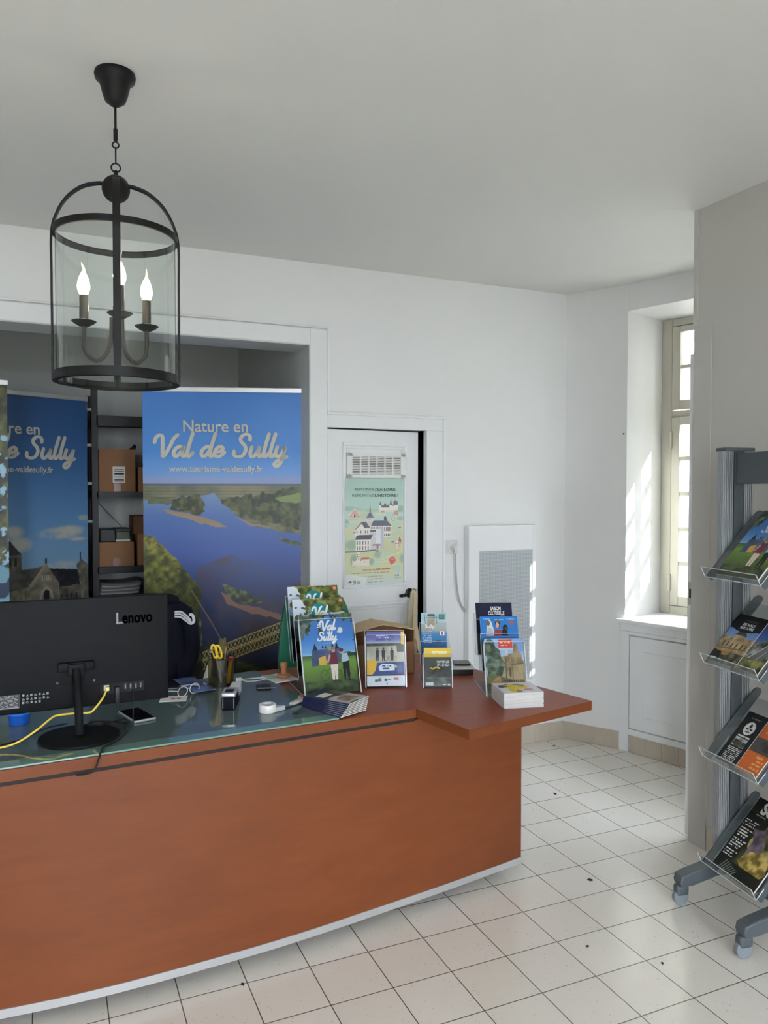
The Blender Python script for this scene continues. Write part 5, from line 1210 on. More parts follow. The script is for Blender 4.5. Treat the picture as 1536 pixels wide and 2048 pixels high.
# ================================================================== PRINTED COVERS
M_cov = print_mat('glossy_cover', .42, .25)
M_cov2 = print_mat('matt_cover', .45)
M_ink = mat('cover_white_ink', (236, 236, 232), .35)
M_inkd = mat('cover_dark_ink', (50, 52, 60), .4)
M_pages = mat('page_edges', (214, 212, 206), .7, var=.10, vscale=120, vstretch=(.2, 14, .2))
def art_val(n=150):
    w, h = .21, .297; c = Cv(w, h, n); U = w / 760; V = h / 1165
    def q(*p): return [((x - 265) * U, (y - 500) * V) for x, y in p]
    def e(x, y, rx, ry): return c.ell((x - 265) * U, (y - 500) * V, rx * U, ry * V)
    c.grad([(0, (70, 112, 178)), (.09, (70, 126, 196)), (.14, (110, 160, 210)), (.155, (150, 186, 214))])
    c.put(c.Y > (1110 - 500) * V, (88, 120, 60)); c.grad([((1110 - 500) * V, (70, 92, 60)), ((1200 - 500) * V, (112, 148, 60)), ((1480 - 500) * V, (84, 104, 50)), (h, (48, 64, 40))], c.Y > (1100 - 500) * V)
    c.tex(c.Y > (1480 - 500) * V, (40, 54, 34), (80, 98, 56), 60, 3)
    lv = (c.fbm(38, 5) + .55 * np.clip(1 - c.Y / .09, 0, 1) - .45 * np.clip((c.X - .08) / .05, 0, 1) * np.clip((.17 - c.X) / .05, 0, 1)) > .74
    c.tex(lv & (c.Y < .105), (30, 42, 30), (98, 118, 84), 60, 6)
    c.tex(c.wob(q((265, 500), (420, 500), (400, 640), (350, 760), (300, 860), (265, 860)), .02, 40, 8), (60, 76, 64), (120, 132, 120), 50, 9)
    c.tex(c.wob(q((880, 1090), (1040, 1075), (1040, 1150), (870, 1150)), .008, 60, 4), (30, 42, 28), (58, 74, 40), 60, 2)
    # castle
    c.tex(c.poly(q((400, 1020), (800, 1000), (800, 1230), (380, 1260))), (58, 72, 108), (92, 104, 132), 40, 11)
    for x, t, wd in ((450, 920, 36), (700, 915, 26), (760, 905, 26)): c.put(c.poly(q((x - wd, 1020), (x, t), (x + wd, 1020))), (44, 46, 60))
    for x in (560, 600): c.put(c.poly(q((x - 16, 1000), (x, 950), (x + 16, 1000))), (50, 52, 66))
    c.put(c.poly(q((490, 1140), (590, 1110), (600, 1250), (490, 1250))), (206, 166, 74)); c.put(c.poly(q((630, 990), (735, 985), (735, 1040), (630, 1035))), (160, 146, 104))
    # walkers with bicycles, from far away
    SK, BG, PK, BK = (196, 160, 140), (112, 44, 60), (226, 206, 196), (22, 24, 28)
    def bike(x, y, r):
        for dx in (-1.05, 1.05): c.put(c.line(q(*[(x + dx * r + r * .8 * math.cos(a), y + r * math.sin(a)) for a in np.linspace(0, 2 * PI, 18)]), .0012), (38, 40, 40))
        c.put(c.line(q((x - r, y), (x - .2 * r, y - 1.2 * r), (x + .8 * r, y - 1.3 * r), (x + r, y)), .0014), (36, 36, 36))
    bike(640, 1400, 78); bike(830, 1420, 90)
    c.put(c.poly(q((650, 1080), (750, 1075), (762, 1250), (650, 1255), (620, 1200))), BG); c.put(e(706, 1040, 24, 34), SK); c.put(e(702, 1015, 28, 22), (150, 120, 80)); c.put(c.poly(q((645, 1090), (610, 1180), (600, 1220), (625, 1220), (665, 1120))), SK)
    c.put(c.poly(q((648, 1250), (755, 1250), (735, 1470), (705, 1470), (700, 1330), (692, 1470), (660, 1470))), PK)
    c.put(c.poly(q((820, 1110), (900, 1090), (920, 1190), (880, 1240), (820, 1230))), (176, 188, 204)); c.put(e(815, 1060, 28, 34), SK); c.put(e(818, 1045, 34, 28), (96, 40, 44))
    c.put(c.poly(q((820, 1225), (920, 1210), (910, 1500), (885, 1500), (860, 1320), (850, 1480), (825, 1480))), BK)
    c.put(e(835, 745, 34, 44), (226, 224, 216)); c.put(c.poly(q((780, 775), (840, 700), (830, 790))), (226, 224, 216))
    for p in (((515, 640), (555, 680)), ((540, 615), (570, 665)), ((510, 680), (540, 692))): c.put(c.line(q(*p), .003), (232, 232, 228))
    return c
def art_top(n=120):
    """upper part of the same guide, seen above the front copies"""
    w, h = .21, .297; c = Cv(w, h, n)
    c.grad([(0, (206, 212, 220)), (.1, (176, 196, 220)), (.297, (90, 120, 90))])
    c.tex(c.wob([(.035, -.01), (.22, -.01), (.22, .07), (.17, .062), (.12, .05), (.06, .055), (.03, .02)], .03, 45, 3), (58, 66, 28), (140, 140, 70), 55, 4)
    c.tex(c.rect(.0, .03, .21, .297) & (c.fbm(40, 12) > .58), (70, 86, 50), (120, 128, 84), 50, 14)
    c.put(c.ell(.105, .062, .042, .044), (24, 128, 132)); c.put(c.ell(.197, .012, .007, .007), (228, 130, 104))
    for p in (((.062, .045), (.072, .054)), ((.066, .036), (.076, .050)), ((.060, .055), (.071, .060))): c.put(c.line(p, .0016), (236, 238, 236))
    return c
def art_cycle(n=120):
    w, h = .148, .21; c = Cv(w, h, n)
    c.grad([(0, (74, 74, 140)), (.03, (110, 112, 166)), (.045, (176, 178, 198))])
    c.tex(c.rect(0, .045, w, .056), (54, 58, 42), (96, 98, 70), 50, 2); c.tex(c.rect(0, .056, w, .12), (166, 160, 140), (196, 190, 172), 30, 3)
    c.put(c.poly([(.09, .058), (.148, .05), (.148, .115), (.10, .115)]), (210, 200, 176), .6); c.put(c.poly([(.118, .05), (.148, .046), (.148, .08), (.12, .08)]), (56, 66, 40), .85)
    for x, y, s in ((.042, .062, 1.1), (.066, .062, 1.05), (.100, .062, 1.1)): c.put(c.ell(x, y + .004, .004, .005), (60, 46, 40)); c.put(c.poly([(x - .007, y + .01), (x + .007, y + .01), (x + .006, y + .03), (x + .005, y + .052), (x + .001, y + .052), (x, y + .034), (x - .002, y + .052), (x - .006, y + .052)]), (44, 42, 48))
    for x in (.075, .092, .108): c.put(c.line([(x + .008 * math.cos(a), .104 + .009 * math.sin(a)) for a in np.linspace(0, 6.3, 14)], .0014), (60, 56, 52))
    c.put(c.rect(.0, .12, w, .166), (40, 60, 120)); c.put(c.poly([(0, .11), (.035, .11), (.046, .135), (.02, .166), (0, .166)]), (226, 174, 30)); c.put(c.poly([(.04, .12), (.148, .118), (.148, .166), (.03, .166)]), (40, 62, 124))
    c.put(c.poly([(.045, .137), (.06, .124), (.105, .126), (.11, .15), (.05, .152)]), (222, 226, 236)); c.put(c.scrib(.06, .130, .1, .006, 4), (40, 50, 90)); c.put(c.rect(.062, .140, .088, .147), (64, 78, 120)); c.put(c.ell(.112, .135, .006, .006), (196, 190, 120))
    for k in range(3): c.put(c.scrib(.118, .136 + .008 * k, .138, .003, 9 + k), (150, 170, 214))
    c.put(c.rect(0, .166, w, .171), (40, 42, 50)); c.put(c.rect(0, .171, w, h), (224, 226, 230))
    c.put(c.scrib(.03, .184, .056, .010, 2), (90, 96, 92)); c.put(c.ell(.05, .182, .006, .004), (110, 130, 100)); c.put(c.rect(.068, .181, .078, .192), (60, 62, 80)); c.put(c.scrib(.079, .184, .094, .006, 5), (130, 134, 140)); c.put(c.rect(.105, .179, .124, .189), (196, 76, 84)); c.put(c.line([(.108, .186), (.121, .182)], .0016), (240, 230, 230)); c.put(c.ell(.078, .201, .003, .004), (130, 140, 160))
    c.put(c.rect(.137, 0, w, .05), (222, 184, 50))
    for k in range(3): c.put(c.scrib(.03 + .006 * (k == 0), .012 + .0085 * k, .118 - .02 * (k != 1), .0052, 20 + k), (226, 226, 236) if k < 2 else (70, 70, 130), .8)
    return c
def art_insect(n=100):
    w, h = .105, .148; c = Cv(w, h, n)
    c.tex(c.Y > -1, (50, 52, 46), (104, 104, 90), 26, 2); c.put(c.rect(0, 0, w, .036), (222, 184, 38))
    c.put(c.scrib(.018, .013, .09, .011, 3), (246, 236, 170)); c.put(c.rect(.0, .036, w, .062), (66, 66, 58), .8)
    for k in range(4): c.put(c.scrib(.05, .05 + .006 * k, .1, .0028, 4 + k), (214, 214, 206))
    c.tex(c.wob([(.02, .075), (.05, .066), (.07, .075), (.08, .09), (.05, .105), (.03, .1)], .015, 60, 3), (22, 20, 16), (70, 62, 26), 80, 5); c.put(c.line([(.034, .082), (.046, .074), (.058, .078)], .005), (214, 196, 70)); c.put(c.ell(.028, .078, .005, .004), (170, 164, 80))
    for p in (((.03, .098), (.01, .112)), ((.05, .1), (.052, .12)), ((.07, .094), (.09, .106))): c.put(c.line(p, .002), (30, 28, 22))
    c.tex(c.Y > .112, (70, 74, 66), (126, 130, 120), 40, 7)
    c.put(c.rect(.006, .133, .036, .144), (220, 222, 220)); c.put(c.scrib(.07, .139, .1, .004, 8), (226, 226, 226))
    return c
def art_sun(n=90):
    w, h = .105, .21; c = Cv(w, h, n)
    c.grad([(0, (150, 186, 204)), (.05, (176, 196, 204)), (.075, (120, 150, 170)), (.09, (36, 118, 172)), (.13, (24, 100, 160)), (.21, (30, 80, 130))])
    c.tex(c.poly([(.028, .012), (.058, .010), (.060, .07), (.022, .07)]), (150, 144, 126), (196, 190, 172), 50, 2); c.put(c.poly([(.024, .014), (.03, .004), (.054, .004), (.06, .014)]), (70, 74, 84)); c.put(c.line([(.02, .02), (.07, .018)], .002), (90, 92, 90)); c.put(c.rect(.0, .045, .026, .075), (140, 146, 140), .7); c.put(c.rect(.06, .04, .105, .075), (160, 164, 156), .7)
    for x in (.014, .062): c.put(c.line([(x, .005), (x + .004, .045)], .002), (70, 80, 84))
    c.put(c.rect(.074, .005, .098, .026), (48, 100, 74)); c.put(c.rect(.077, .009, .095, .021), (70, 130, 100))
    for k in range(6): c.put(c.scrib(.008, .074 + .009 * k, .045, .0035, 3 + k), (206, 180, 196) if k < 3 else (200, 216, 230), .8)
    c.put(c.rect(.078, .075, .096, .093), (240, 238, 238)); c.put(c.rect(.082, .078, .091, .090), (196, 70, 74)); c.put(c.rect(.062, .112, .080, .122), (36, 60, 56))
    return c
def art_saison(n=100):
    w, h = .148, .21; c = Cv(w, h, n); c.grad([(0, (16, 18, 52)), (.08, (20, 22, 66)), (.21, (24, 26, 70))]); c.put(c.rect(0, 0, .012, h), (10, 10, 34)); return c
def art_people(n=120):
    w, h = .148, .21; c = Cv(w, h, n); c.grad([(0, (36, 112, 184)), (.1, (40, 122, 196)), (.21, (30, 90, 150))])
    for k, x in enumerate((.012, .058, .104)): c.put(c.scrib(x, .008 + .003 * (k == 1), x + .034, .004, k), (120, 176, 220))
    c.put(c.poly([(.020, .075), (.028, .02), (.035, .012), (.044, .02), (.054, .06), (.056, .08)]), (206, 208, 210)); c.put(c.ell(.031, .026, .007, .011), (120, 84, 66)); c.put(c.poly([(.022, .075), (.028, .042), (.046, .046), (.05, .08)]), (176, 182, 184))
    c.put(c.ell(.068, .030, .010, .016), (40, 30, 30)); c.put(c.ell(.067, .034, .0068, .011), (206, 160, 136)); c.put(c.poly([(.05, .08), (.054, .056), (.068, .05), (.084, .056), (.09, .08)]), (150, 50, 62)); c.put(c.ell(.069, .017, .009, .004), (100, 110, 80))
    c.put(c.ell(.098, .046, .010, .014), (18, 18, 22)); c.put(c.poly([(.08, .08), (.086, .052), (.104, .056), (.108, .08)]), (24, 24, 30)); c.put(c.ell(.101, .048, .006, .007), (70, 60, 60)); c.put(c.poly([(.112, .018), (.132, .016), (.134, .03), (.122, .036)]), (150, 90, 90)); c.put(c.rect(.0, .076, .2, .08), (70, 140, 196))
    return c
def art_castle(n=150):
    w, h = .148, .21; c = Cv(w, h, n); c.grad([(0, (140, 170, 214)), (.06, (166, 184, 214)), (.1, (190, 196, 206)), (.21, (120, 110, 80))])
    c.put(c.poly([(.1, 0), (.148, 0), (.148, .05), (.12, .05)]), (120, 152, 206), .7)
    ST1, ST2 = (128, 108, 78), (170, 148, 112)
    c.tex(c.poly([(.062, .07), (.076, .066), (.078, .06), (.106, .056), (.108, .03), (.112, .02), (.126, .02), (.128, .05), (.138, .056), (.140, .08), (.148, .09), (.148, .21), (.06, .21)]), ST1, ST2, 45, 4)
    c.put(c.rect(.100, .07, .102, .16), (110, 92, 66)); c.put(c.line([(.096, .10), (.14, .094)], .004), (104, 86, 62)); c.put(c.line([(.078, .075), (.076, .16)], .004), (100, 84, 62)); c.put(c.ell(.092, .128, .004, .02), (90, 76, 56)); c.put(c.rect(.105, .1, .14, .16), (178, 156, 116), .5)
    c.tex(c.wob([(.0, .0), (.03, -.01), (.045, .03), (.055, .07), (.07, .09), (.072, .13), (.06, .16), (0, .17)], .035, 40, 7), (52, 66, 48), (120, 132, 110), 70, 8)
    c.tex(c.wob([(.0, .15), (.04, .14), (.07, .145), (.1, .15), (.1, .175), (0, .18)], .015, 40, 9), (110, 92, 56), (92, 112, 56), 50, 10); c.put(c.wob([(.01, .165), (.05, .145), (.06, .165), (.02, .18)], .01, 50, 3), (196, 132, 84), .7)
    c.tex(c.rect(0, .18, w, h), (80, 88, 40), (130, 136, 66), 40, 11); c.tex(c.rect(0, .172, .04, .2), (60, 54, 46), (110, 100, 86), 50, 12)
    for k in range(9): x = .07 + .0085 * k; c.put(c.ell(x, .158, .0022, .003), (70, 50, 46)); c.put(c.poly([(x - .003, .162), (x + .003, .162), (x + .003, .18), (x - .003, .18)]), [(40, 42, 60), (130, 50, 50), (50, 50, 50)][k % 3])
    c.put(c.rect(.052, .004, .106, .036), (212, 74, 52)); c.put(c.scrib(.060, .011, .098, .008, 4), (240, 210, 200)); c.put(c.scrib(.062, .024, .09, .004, 6), (236, 190, 176)); c.put(c.rect(.055, .036, .11, .042), (206, 206, 212), .7); c.put(c.rect(.078, .042, .087, .066), (214, 206, 196), .7)
    return c
def art_splash(n=110):
    w, h = .148, .148; c = Cv(w, h, n); c.C[:] = (232, 233, 236)
    for x, y, r, col, sd in ((.062, .07, .034, (228, 204, 30), 1), (.088, .075, .022, (232, 214, 60), 2), (.05, .11, .022, (220, 190, 40), 3), (.03, .05, .02, (70, 60, 66), 4), (.105, .11, .020, (206, 130, 150), 5), (.12, .06, .014, (236, 190, 200), 6), (.085, .03, .012, (86, 104, 140), 7), (.07, .125, .010, (120, 96, 60), 8), (.10, .05, .012, (150, 130, 60), 9), (.045, .028, .008, (170, 80, 90), 10)):
        d = np.hypot(c.X - x, c.Y - y) / r + (c.noise(70, sd) - .5) * 1.3; c.put(np.clip((1 - d) * 4, 0, 1), col, .9)
    return c
def art_fan(n=80):
    w, h = .148, .21; c = Cv(w, h, n); c.tex(c.Y > -1, (46, 44, 48), (110, 100, 92), 22, 3); c.put(c.wob([(.0, .1), (.148, .12), (.148, .2), (.0, .2)], .02, 20, 4), (206, 204, 200), .85); c.tex(c.wob([(.03, .13), (.1, .12), (.13, .19), (.05, .19)], .02, 30, 5), (120, 84, 70), (170, 140, 110), 40, 6); c.put(c.rect(0, .0, w, .03), (40, 44, 84)); c.put(c.rect(.02, .04, .09, .08), (226, 226, 222)); return c

def booklet(name, label, cat, M, w, h, t, art, group=None, m=None):
    r = thing(name, label, cat, M=M, group=group)
    MB().box(.0008, w - .0008, .0006, t, .0008, h - .0008).build('pages', M_pages, r)
    cv = printed('front_cover', art, m or M_cov, r, y=0.0)
    return r, cv
def booklet_back(r, w, h, t): 
    MB().box(0, w, t, t + .0008, 0, h).build('back_cover', mat('cover_back_grey', (120, 126, 120), .4), r)

# ================================================================== CLEAR HOLDERS ON THE DESK
M_acr = clear_mat('acrylic', (248, 250, 251), .18, .08, .0)
M_acre = mat('acrylic_edge', (206, 214, 218), .12, spec=.8)
def sheet_with_edges(name, M, parent, x0, x1, z0, z1, y=0.0, t=.0025, edges='LRT'):
    o = MB().box(x0, x1, y, y + t, z0, z1, M=M).build(name, M_acr, parent)
    e = MB(); k = .0014
    if 'L' in edges: e.box(x0 - .0002, x0 + k, y - .0002, y + t + .0002, z0, z1, M=M)
    if 'R' in edges: e.box(x1 - k, x1 + .0002, y - .0002, y + t + .0002, z0, z1, M=M)
    if 'T' in edges: e.box(x0, x1, y - .0002, y + t + .0002, z1 - k, z1 + .0002, M=M)
    if 'B' in edges: e.box(x0, x1, y - .0002, y + t + .0002, z0, z0 + k, M=M)
    e.build('polished_edge', M_acre, o)
    return o
def holder(lbl, o, ang, tilt, w, tiers, front_h, depth, zb0=ZT):
    """tiers: list of (setback, raise, pocket height); local X across, Y back"""
    r = thing('brochure_holder', lbl, 'holder', M=frame((o[0], o[1], zb0), ang))
    r['group'] = 'clear brochure holders on the desk'
    T = Matrix.Rotation(-rad(90 - tilt), 4, 'X'); g = .004
    for k, (sb, rs, ph) in enumerate(tiers):
        M = Matrix.Translation((0, sb - .008, rs + .004)) @ T
        sheet_with_edges('pocket_front', M, r, -g, w + g, 0, ph)
    sb, rs, ph = tiers[-1]
    M = Matrix.Translation((0, sb + .030, rs + .004)) @ T
    sheet_with_edges('back_panel', M, r, -g, w + g, 0, front_h)
    lean = math.cos(rad(tilt)) / math.sin(rad(tilt))
    for x in (-g - .0025, w + g):
        m = MB(); zt0 = tiers[0][2] * math.sin(rad(tilt)) * .97; zb = rs + front_h * math.sin(rad(tilt)) * .80
        prof = [(-.006, .006), (depth, .006), (depth + zb * lean * .9, zb), (sb + zb * lean * .92, zb), (tiers[0][0] - .006 + zt0 * lean, zt0)]
        m.prism(prof, x, x + .0025, M=Matrix(((0, 0, 1, 0), (1, 0, 0, 0), (0, 1, 0, 0), (0, 0, 0, 1))))
        s = m.build('side_panel', M_acr, r)
        e = MB(); P3 = [(x + .00125, a, b_) for a, b_ in prof]
        e.tube([P3[4], P3[0]], .0015, 6); e.tube([P3[0], P3[1]], .0012, 6); e.build('polished_edge', M_acre, s)
    MB().box(-g, w + g, -.006, depth, .0006, .0026).build('base_sheet', M_acr, r)
    return r
def put_in(o, ang, tilt, sb, rs, x=0.0):
    return frame((o[0], o[1], ZG if o is A4 else ZT), ang) @ Matrix.Translation((x, sb, rs + .009)) @ Matrix.Rotation(-rad(90 - tilt), 4, 'X')
# tall A4 guides
A4 = (.876, 2.714)
holder('large clear holder with three tiers of tourist guides on the desk', A4, -2.5, 70, .21, [(0, 0, .288), (.10, .05, .22), (.18, .09, .22)], .26, .235, ZG + .0004)
ga = 'tourist guides in the large clear holder'
v_, cvr = booklet('magazine', 'tourist guide with a castle and cyclists, front tier of the large clear holder', 'magazine', put_in(A4, -2.5, 70, .0, 0), .21, .297, .012, art_val(190), ga)
script_lettering('Val', .062, .078, .297 - .060, M_ink, cvr, y=-.0008, weight=.20); lettering('de', .017, .102, .297 - .075, M_ink, cvr, y=-.0008, bold=.0004); script_lettering('Sully', .074, .066, .297 - .099, M_ink, cvr, y=-.0009, weight=.20); lettering('TOURISME', .0085, .080, .297 - .112, mat('cover_grey_ink', (150, 176, 200), .4), cvr, y=-.0008)
at_ = art_top(130)
for sb, rs, wd in ((.10, .05, 'second'), (.18, .09, 'third')):
    v2, c2 = booklet('magazine', 'tourist guide with a teal round logo, in the %s tier of the large clear holder' % wd, 'magazine', put_in(A4, -2.5, 70, sb, rs), .21, .297, .012, at_, ga)
    script_lettering('Val', .062, .078, .297 - .070, M_ink, c2, y=-.0008, weight=.22)
# A5 cyclists
CY5 = (1.143, 2.772)
holder('small clear holder with a cycling brochure in front of the cardboard box', CY5, -17.5, 77.5, .15, [(0, 0, .205)], .215, .09)
booklet('brochure', 'cycling brochure with riders and a blue band in the small clear holder', 'brochure', put_in(CY5, -17.5, 77.5, 0, 0, .001), .148, .21, .014, art_cycle(150))
# leaflets
DL = (1.348, 2.684)
holder('narrow two-tier clear holder with leaflets in the middle of the desk end', DL, -22.5, 77.5, .105, [(0, 0, .135), (.16, .05, .10)], .17, .205)
booklet('leaflet', 'leaflet with a yellow header and an insect, front of the narrow holder', 'leaflet', put_in(DL, -22.5, 77.5, 0, 0), .105, .148, .010, art_insect(120), 'leaflets in the narrow holder')
_, c3 = booklet('leaflet', 'blue leaflet with a stone tower in the rear of the narrow holder', 'leaflet', put_in(DL, -22.5, 77.5, .16, .05), .103, .21, .010, art_sun(110), 'leaflets in the narrow holder')
lettering('Sully', .021, .016, .148, M_ink, c3, y=-.0006, bold=.0003)
# three tiers on the right
SA = (1.509, 2.478)
holder('three-tier clear holder with culture brochures at the right end of the desk', SA, -20, 70, .148, [(0, 0, .205), (.09, .07, .15), (.19, .11, .15)], .17, .235)
gs = 'brochures in the three-tier holder'
booklet('brochure', 'brochure of a castle ruin with a red tag, front of the three-tier holder', 'brochure', put_in(SA, -20, 70, 0, 0), .148, .21, .010, art_castle(170), gs)
booklet('brochure', 'bright blue brochure with three people, middle of the three-tier holder', 'brochure', put_in(SA, -20, 70, .09, .07), .148, .21, .010, art_people(130), gs)
_, c4 = booklet('brochure', 'dark navy culture season brochure, rear of the three-tier holder', 'brochure', put_in(SA, -20, 70, .19, .11), .148, .21, .010, art_saison(60), gs)
lettering('SAISON', .021, .060, .21 - .031, M_ink, c4, y=-.0006, bold=.0007, width=.042); lettering('CULTURELLE', .021, .050, .21 - .050, M_ink, c4, y=-.0006, bold=.0007, width=.066); lettering('2026', .010, .100, .21 - .060, M_ink, c4, y=-.0006, width=.016)

# ================================================================== BOOKLET STACK, FANNED LEAFLETS, BOX, BLACK TRAY
sa = rad(-14.5); e_ = Vector((math.cos(sa), math.sin(sa), 0)); bkd = Vector((.30, .954, 0)).normalized()
spl = art_splash(150)
names6 = ['bottom', 'second from the bottom', 'third from the bottom', 'third from the top', 'second from the top', 'topmost']
first = None
for k in range(6):
    jit = random.Random(k).uniform(-.0015, .0015)
    M = Matrix.Translation((1.481 + jit, 2.322 + jit * .5, ZT + .0004 + k * .0091)) @ Matrix.Rotation(sa + jit * 4, 4, 'Z')
    lbl = 'white booklet, %s of the stack at the desk corner' % names6[k] + (', yellow splash on its cover' if k == 5 else '')
    if k == 0:
        r0 = thing('booklet', lbl, 'booklet', M=M, group='booklets stacked at the desk corner')
        MB().rbox(.0006, .1474, .0006, .1474, .0008, .0082, .0012).build('pages', mat('booklet_pages', (206, 205, 203), .7, var=.12, vscale=90, vstretch=(.3, .3, 18)), r0); MB().box(0, .148, 0, .148, 0, .0007).build('back_cover', M_paper, r0); MB().box(0, .148, 0, .148, .0082, .0089).build('front_cover', M_paper, r0); MB().box(0, .148, .1474, .1484, 0, .0089).build('spine', M_paper, r0)
        first = r0; r_ = r0
    else:
        r_ = dup(first, M, lbl)
    if k == 5:
        pr_ = printed('cover_print', spl, M_cov2, r_); pr_.matrix_local = Matrix.Translation((0, 0, .0091)) @ Matrix.Rotation(rad(-90), 4, 'X')
fa = art_fan(90); ordn = ['lowest', 'second from the bottom', 'third from the bottom', 'fourth from the bottom', 'fourth from the top', 'third from the top', 'second from the top', 'topmost']
mfan = None
for k in range(8):
    ang = rad(-48 + 2.4 * k); 
    base = Vector((.905 + .006 * k, 2.428 + .004 * k, ZG + .0006 + .0046 * k))
    M = Matrix.Translation(base) @ Matrix.Rotation(rad(24 + 1.6 * k), 4, 'Z')
    lbl = 'glossy leaflet, %s of the fanned pile on the edge of the glass' % ordn[k]
    if k == 0:
        f0 = thing('leaflet', lbl, 'leaflet', M=M, group='fanned leaflets on the glass edge')
        MB().rbox(0, .125, 0, .195, 0, .0036, .0007, 1).build('pages', M_pages, f0)
        MB().box(-.0004, .0008, 0, .195, 0, .0040).build('dark_spine', mat('leaflet_navy', (36, 40, 78), .35), f0)
        pf = printed('front_cover', (lambda c: c)(fa), M_cov, f0); pf.scale = (.125 / .148, 1, .195 / .21); pf.rotation_euler = (rad(-90), 0, 0); pf.location = (0, 0, .0038)
        mfan = f0
    else: dup(mfan, M, lbl)
bx = thing('display_box', 'open cardboard display box behind the cycling brochure', 'box', M=Matrix.Translation((1.150, 2.945, ZT)) @ Matrix.Rotation(rad(-3), 4, 'Z'))
bw_, bd_, bh_ = .275, .15, .185
m = MB(); t_ = .004
m.box(0, bw_, bd_ - t_, bd_, .0005, bh_); m.box(0, t_, 0, bd_, .0005, bh_); m.box(bw_ - t_, bw_, 0, bd_, .0005, bh_); m.box(0, bw_, 0, bd_, .0005, .004); m.box(0, bw_, 0, t_, .0005, bh_ - .05)
m.build('box_body', M_car, bx)
m = MB(); m.sheet((0, 0, bh_ + .002), (.5, 0, .11), (0, 1, 0), .14, .15, .003); m.build('left_flap', mat('cardboard_pale', (196, 170, 134), .8, var=.08), bx)
m = MB(); m.sheet((.138, 0, bh_ + .030), (.5, 0, -.10), (0, 1, 0), .14, .15, .003); m.build('right_flap', mat('cardboard_pale', (196, 170, 134), .8), bx)
kb = thing('black_tray', 'low black box with a white sheet on top at the rear edge of the desk', 'tray', M=Matrix.Translation((1.540, 2.84, ZT)) @ Matrix.Rotation(rad(-22), 4, 'Z'))
MB().rbox(.0, .105, .0, .13, .0005, .024, .003).build('tray_body', M_tab, kb); MB().rbox(-.035, .11, -.004, .14, .0245, .0275, .001).build('white_sheet', M_paper, kb); MB().rbox(.03, .10, .05, .125, .028, .037, .003).build('black_pad', M_tab, kb)
# ================================================================== BROCHURE STAND BY THE RIGHT WALL
M_prof = mat('stand_aluminium', (176, 180, 181), .38, .55, var=.03, vscale=20)
M_sgrey = mat('stand_slate_grey', (84, 92, 96), .5, .1, var=.04, vscale=12)
M_sdark = mat('stand_insert_grey', (66, 70, 72), .5, .2, var=.04)
M_tray = clear_mat('tray_acrylic', (236, 240, 240), .8, .06, .06)
M_trayedge = mat('tray_edge', (206, 210, 210), .25, spec=.7)
MS = Matrix.Translation((2.128, 2.112, 0)) @ Matrix.Rotation(rad(-9.67), 4, 'Z')
sd = thing('brochure_stand', 'grey wheeled brochure stand with four sloping clear trays by the right wall', 'stand', M=MS)
def post(y0, y1):
    p_ = MB().box(.130, .246, y0 + .006, y1 - .006, .13, 1.652).build('post', M_sdark, sd)
    for xa, xb in ((.128, .165), (.211, .248)):
        m = MB(); n = 5; w_ = (xb - xa) / n
        for k in range(n): m.box(xa + k * w_, xa + (k + .60) * w_, y0, y1, .13, 1.652)
        m.build('ribbed_edge', M_prof, p_)
    m = MB()
    for k in range(5):
        yk = y0 + .008 + k * (y1 - y0 - .012) / 5; m.box(.1262, .2498, yk, yk + .0038, .13, 1.652)
    m.build('ribbed_side', M_prof, p_)
    MB().box(.168, .208, y0 + .0015, y1 - .0015, .13, 1.650).build('post_insert', M_sgrey, p_)
    MB().rbox(.124, .252, y0 - .004, y1 + .004, 1.650, 1.664, .005, 2).build('post_cap', M_sgrey, p_)
post(-.020, .026); post(-.352, -.306)
MB().rbox(.172, .204, -.306, -.0205, 1.532, 1.644, .003).build('header_panel', M_sgrey, sd)
for y in (.003, -.329):
    m = MB(); m.grid(lambda u, v: Vector((0, 0, 0)), 2, 2) if False else None
    prof = [(-.035, .088), (-.03, .112), (.0, .122), (.12, .150), (.26, .150), (.34, .122), (.37, .10), (.37, .075), (.33, .085), (.25, .098), (.12, .098), (.02, .074), (-.03, .072)]
    m.prism([(a, b_) for a, b_ in prof], y - .024, y + .024, M=Matrix(((1, 0, 0, 0), (0, 0, 1, 0), (0, 1, 0, 0), (0, 0, 0, 1))))
    l = m.build('base_leg', M_sgrey, sd, bevel=.006)
    for x in (-.012, .35):
        w = MB(); w.lathe([(0, -.012), (.026, -.012), (.0295, -.008), (.0295, .008), (.026, .012), (0, .012)], 26, M=Matrix.Translation((x - .008, y, .0297)) @ Matrix.Rotation(rad(90), 4, 'X') @ Matrix.Rotation(0, 4, 'Z'))
        w.build('caster_wheel', mat('caster_grey', (132, 140, 146), .4), l, smooth=True)
        h = MB(); h.rbox(x - .030, x + .020, y - .017, y + .017, .036, .076, .012, 3); h.build('caster_hood', M_sgrey, l, smooth=True)
MB().rbox(.165, .21, -.306, -.0205, .105, .150, .006).build('cross_bar', M_sgrey, sd)
TL_ = rad(48); ct, st2 = math.cos(TL_), math.sin(TL_)
ZTR = (1.235, .925, .585, .200)
BX = .048
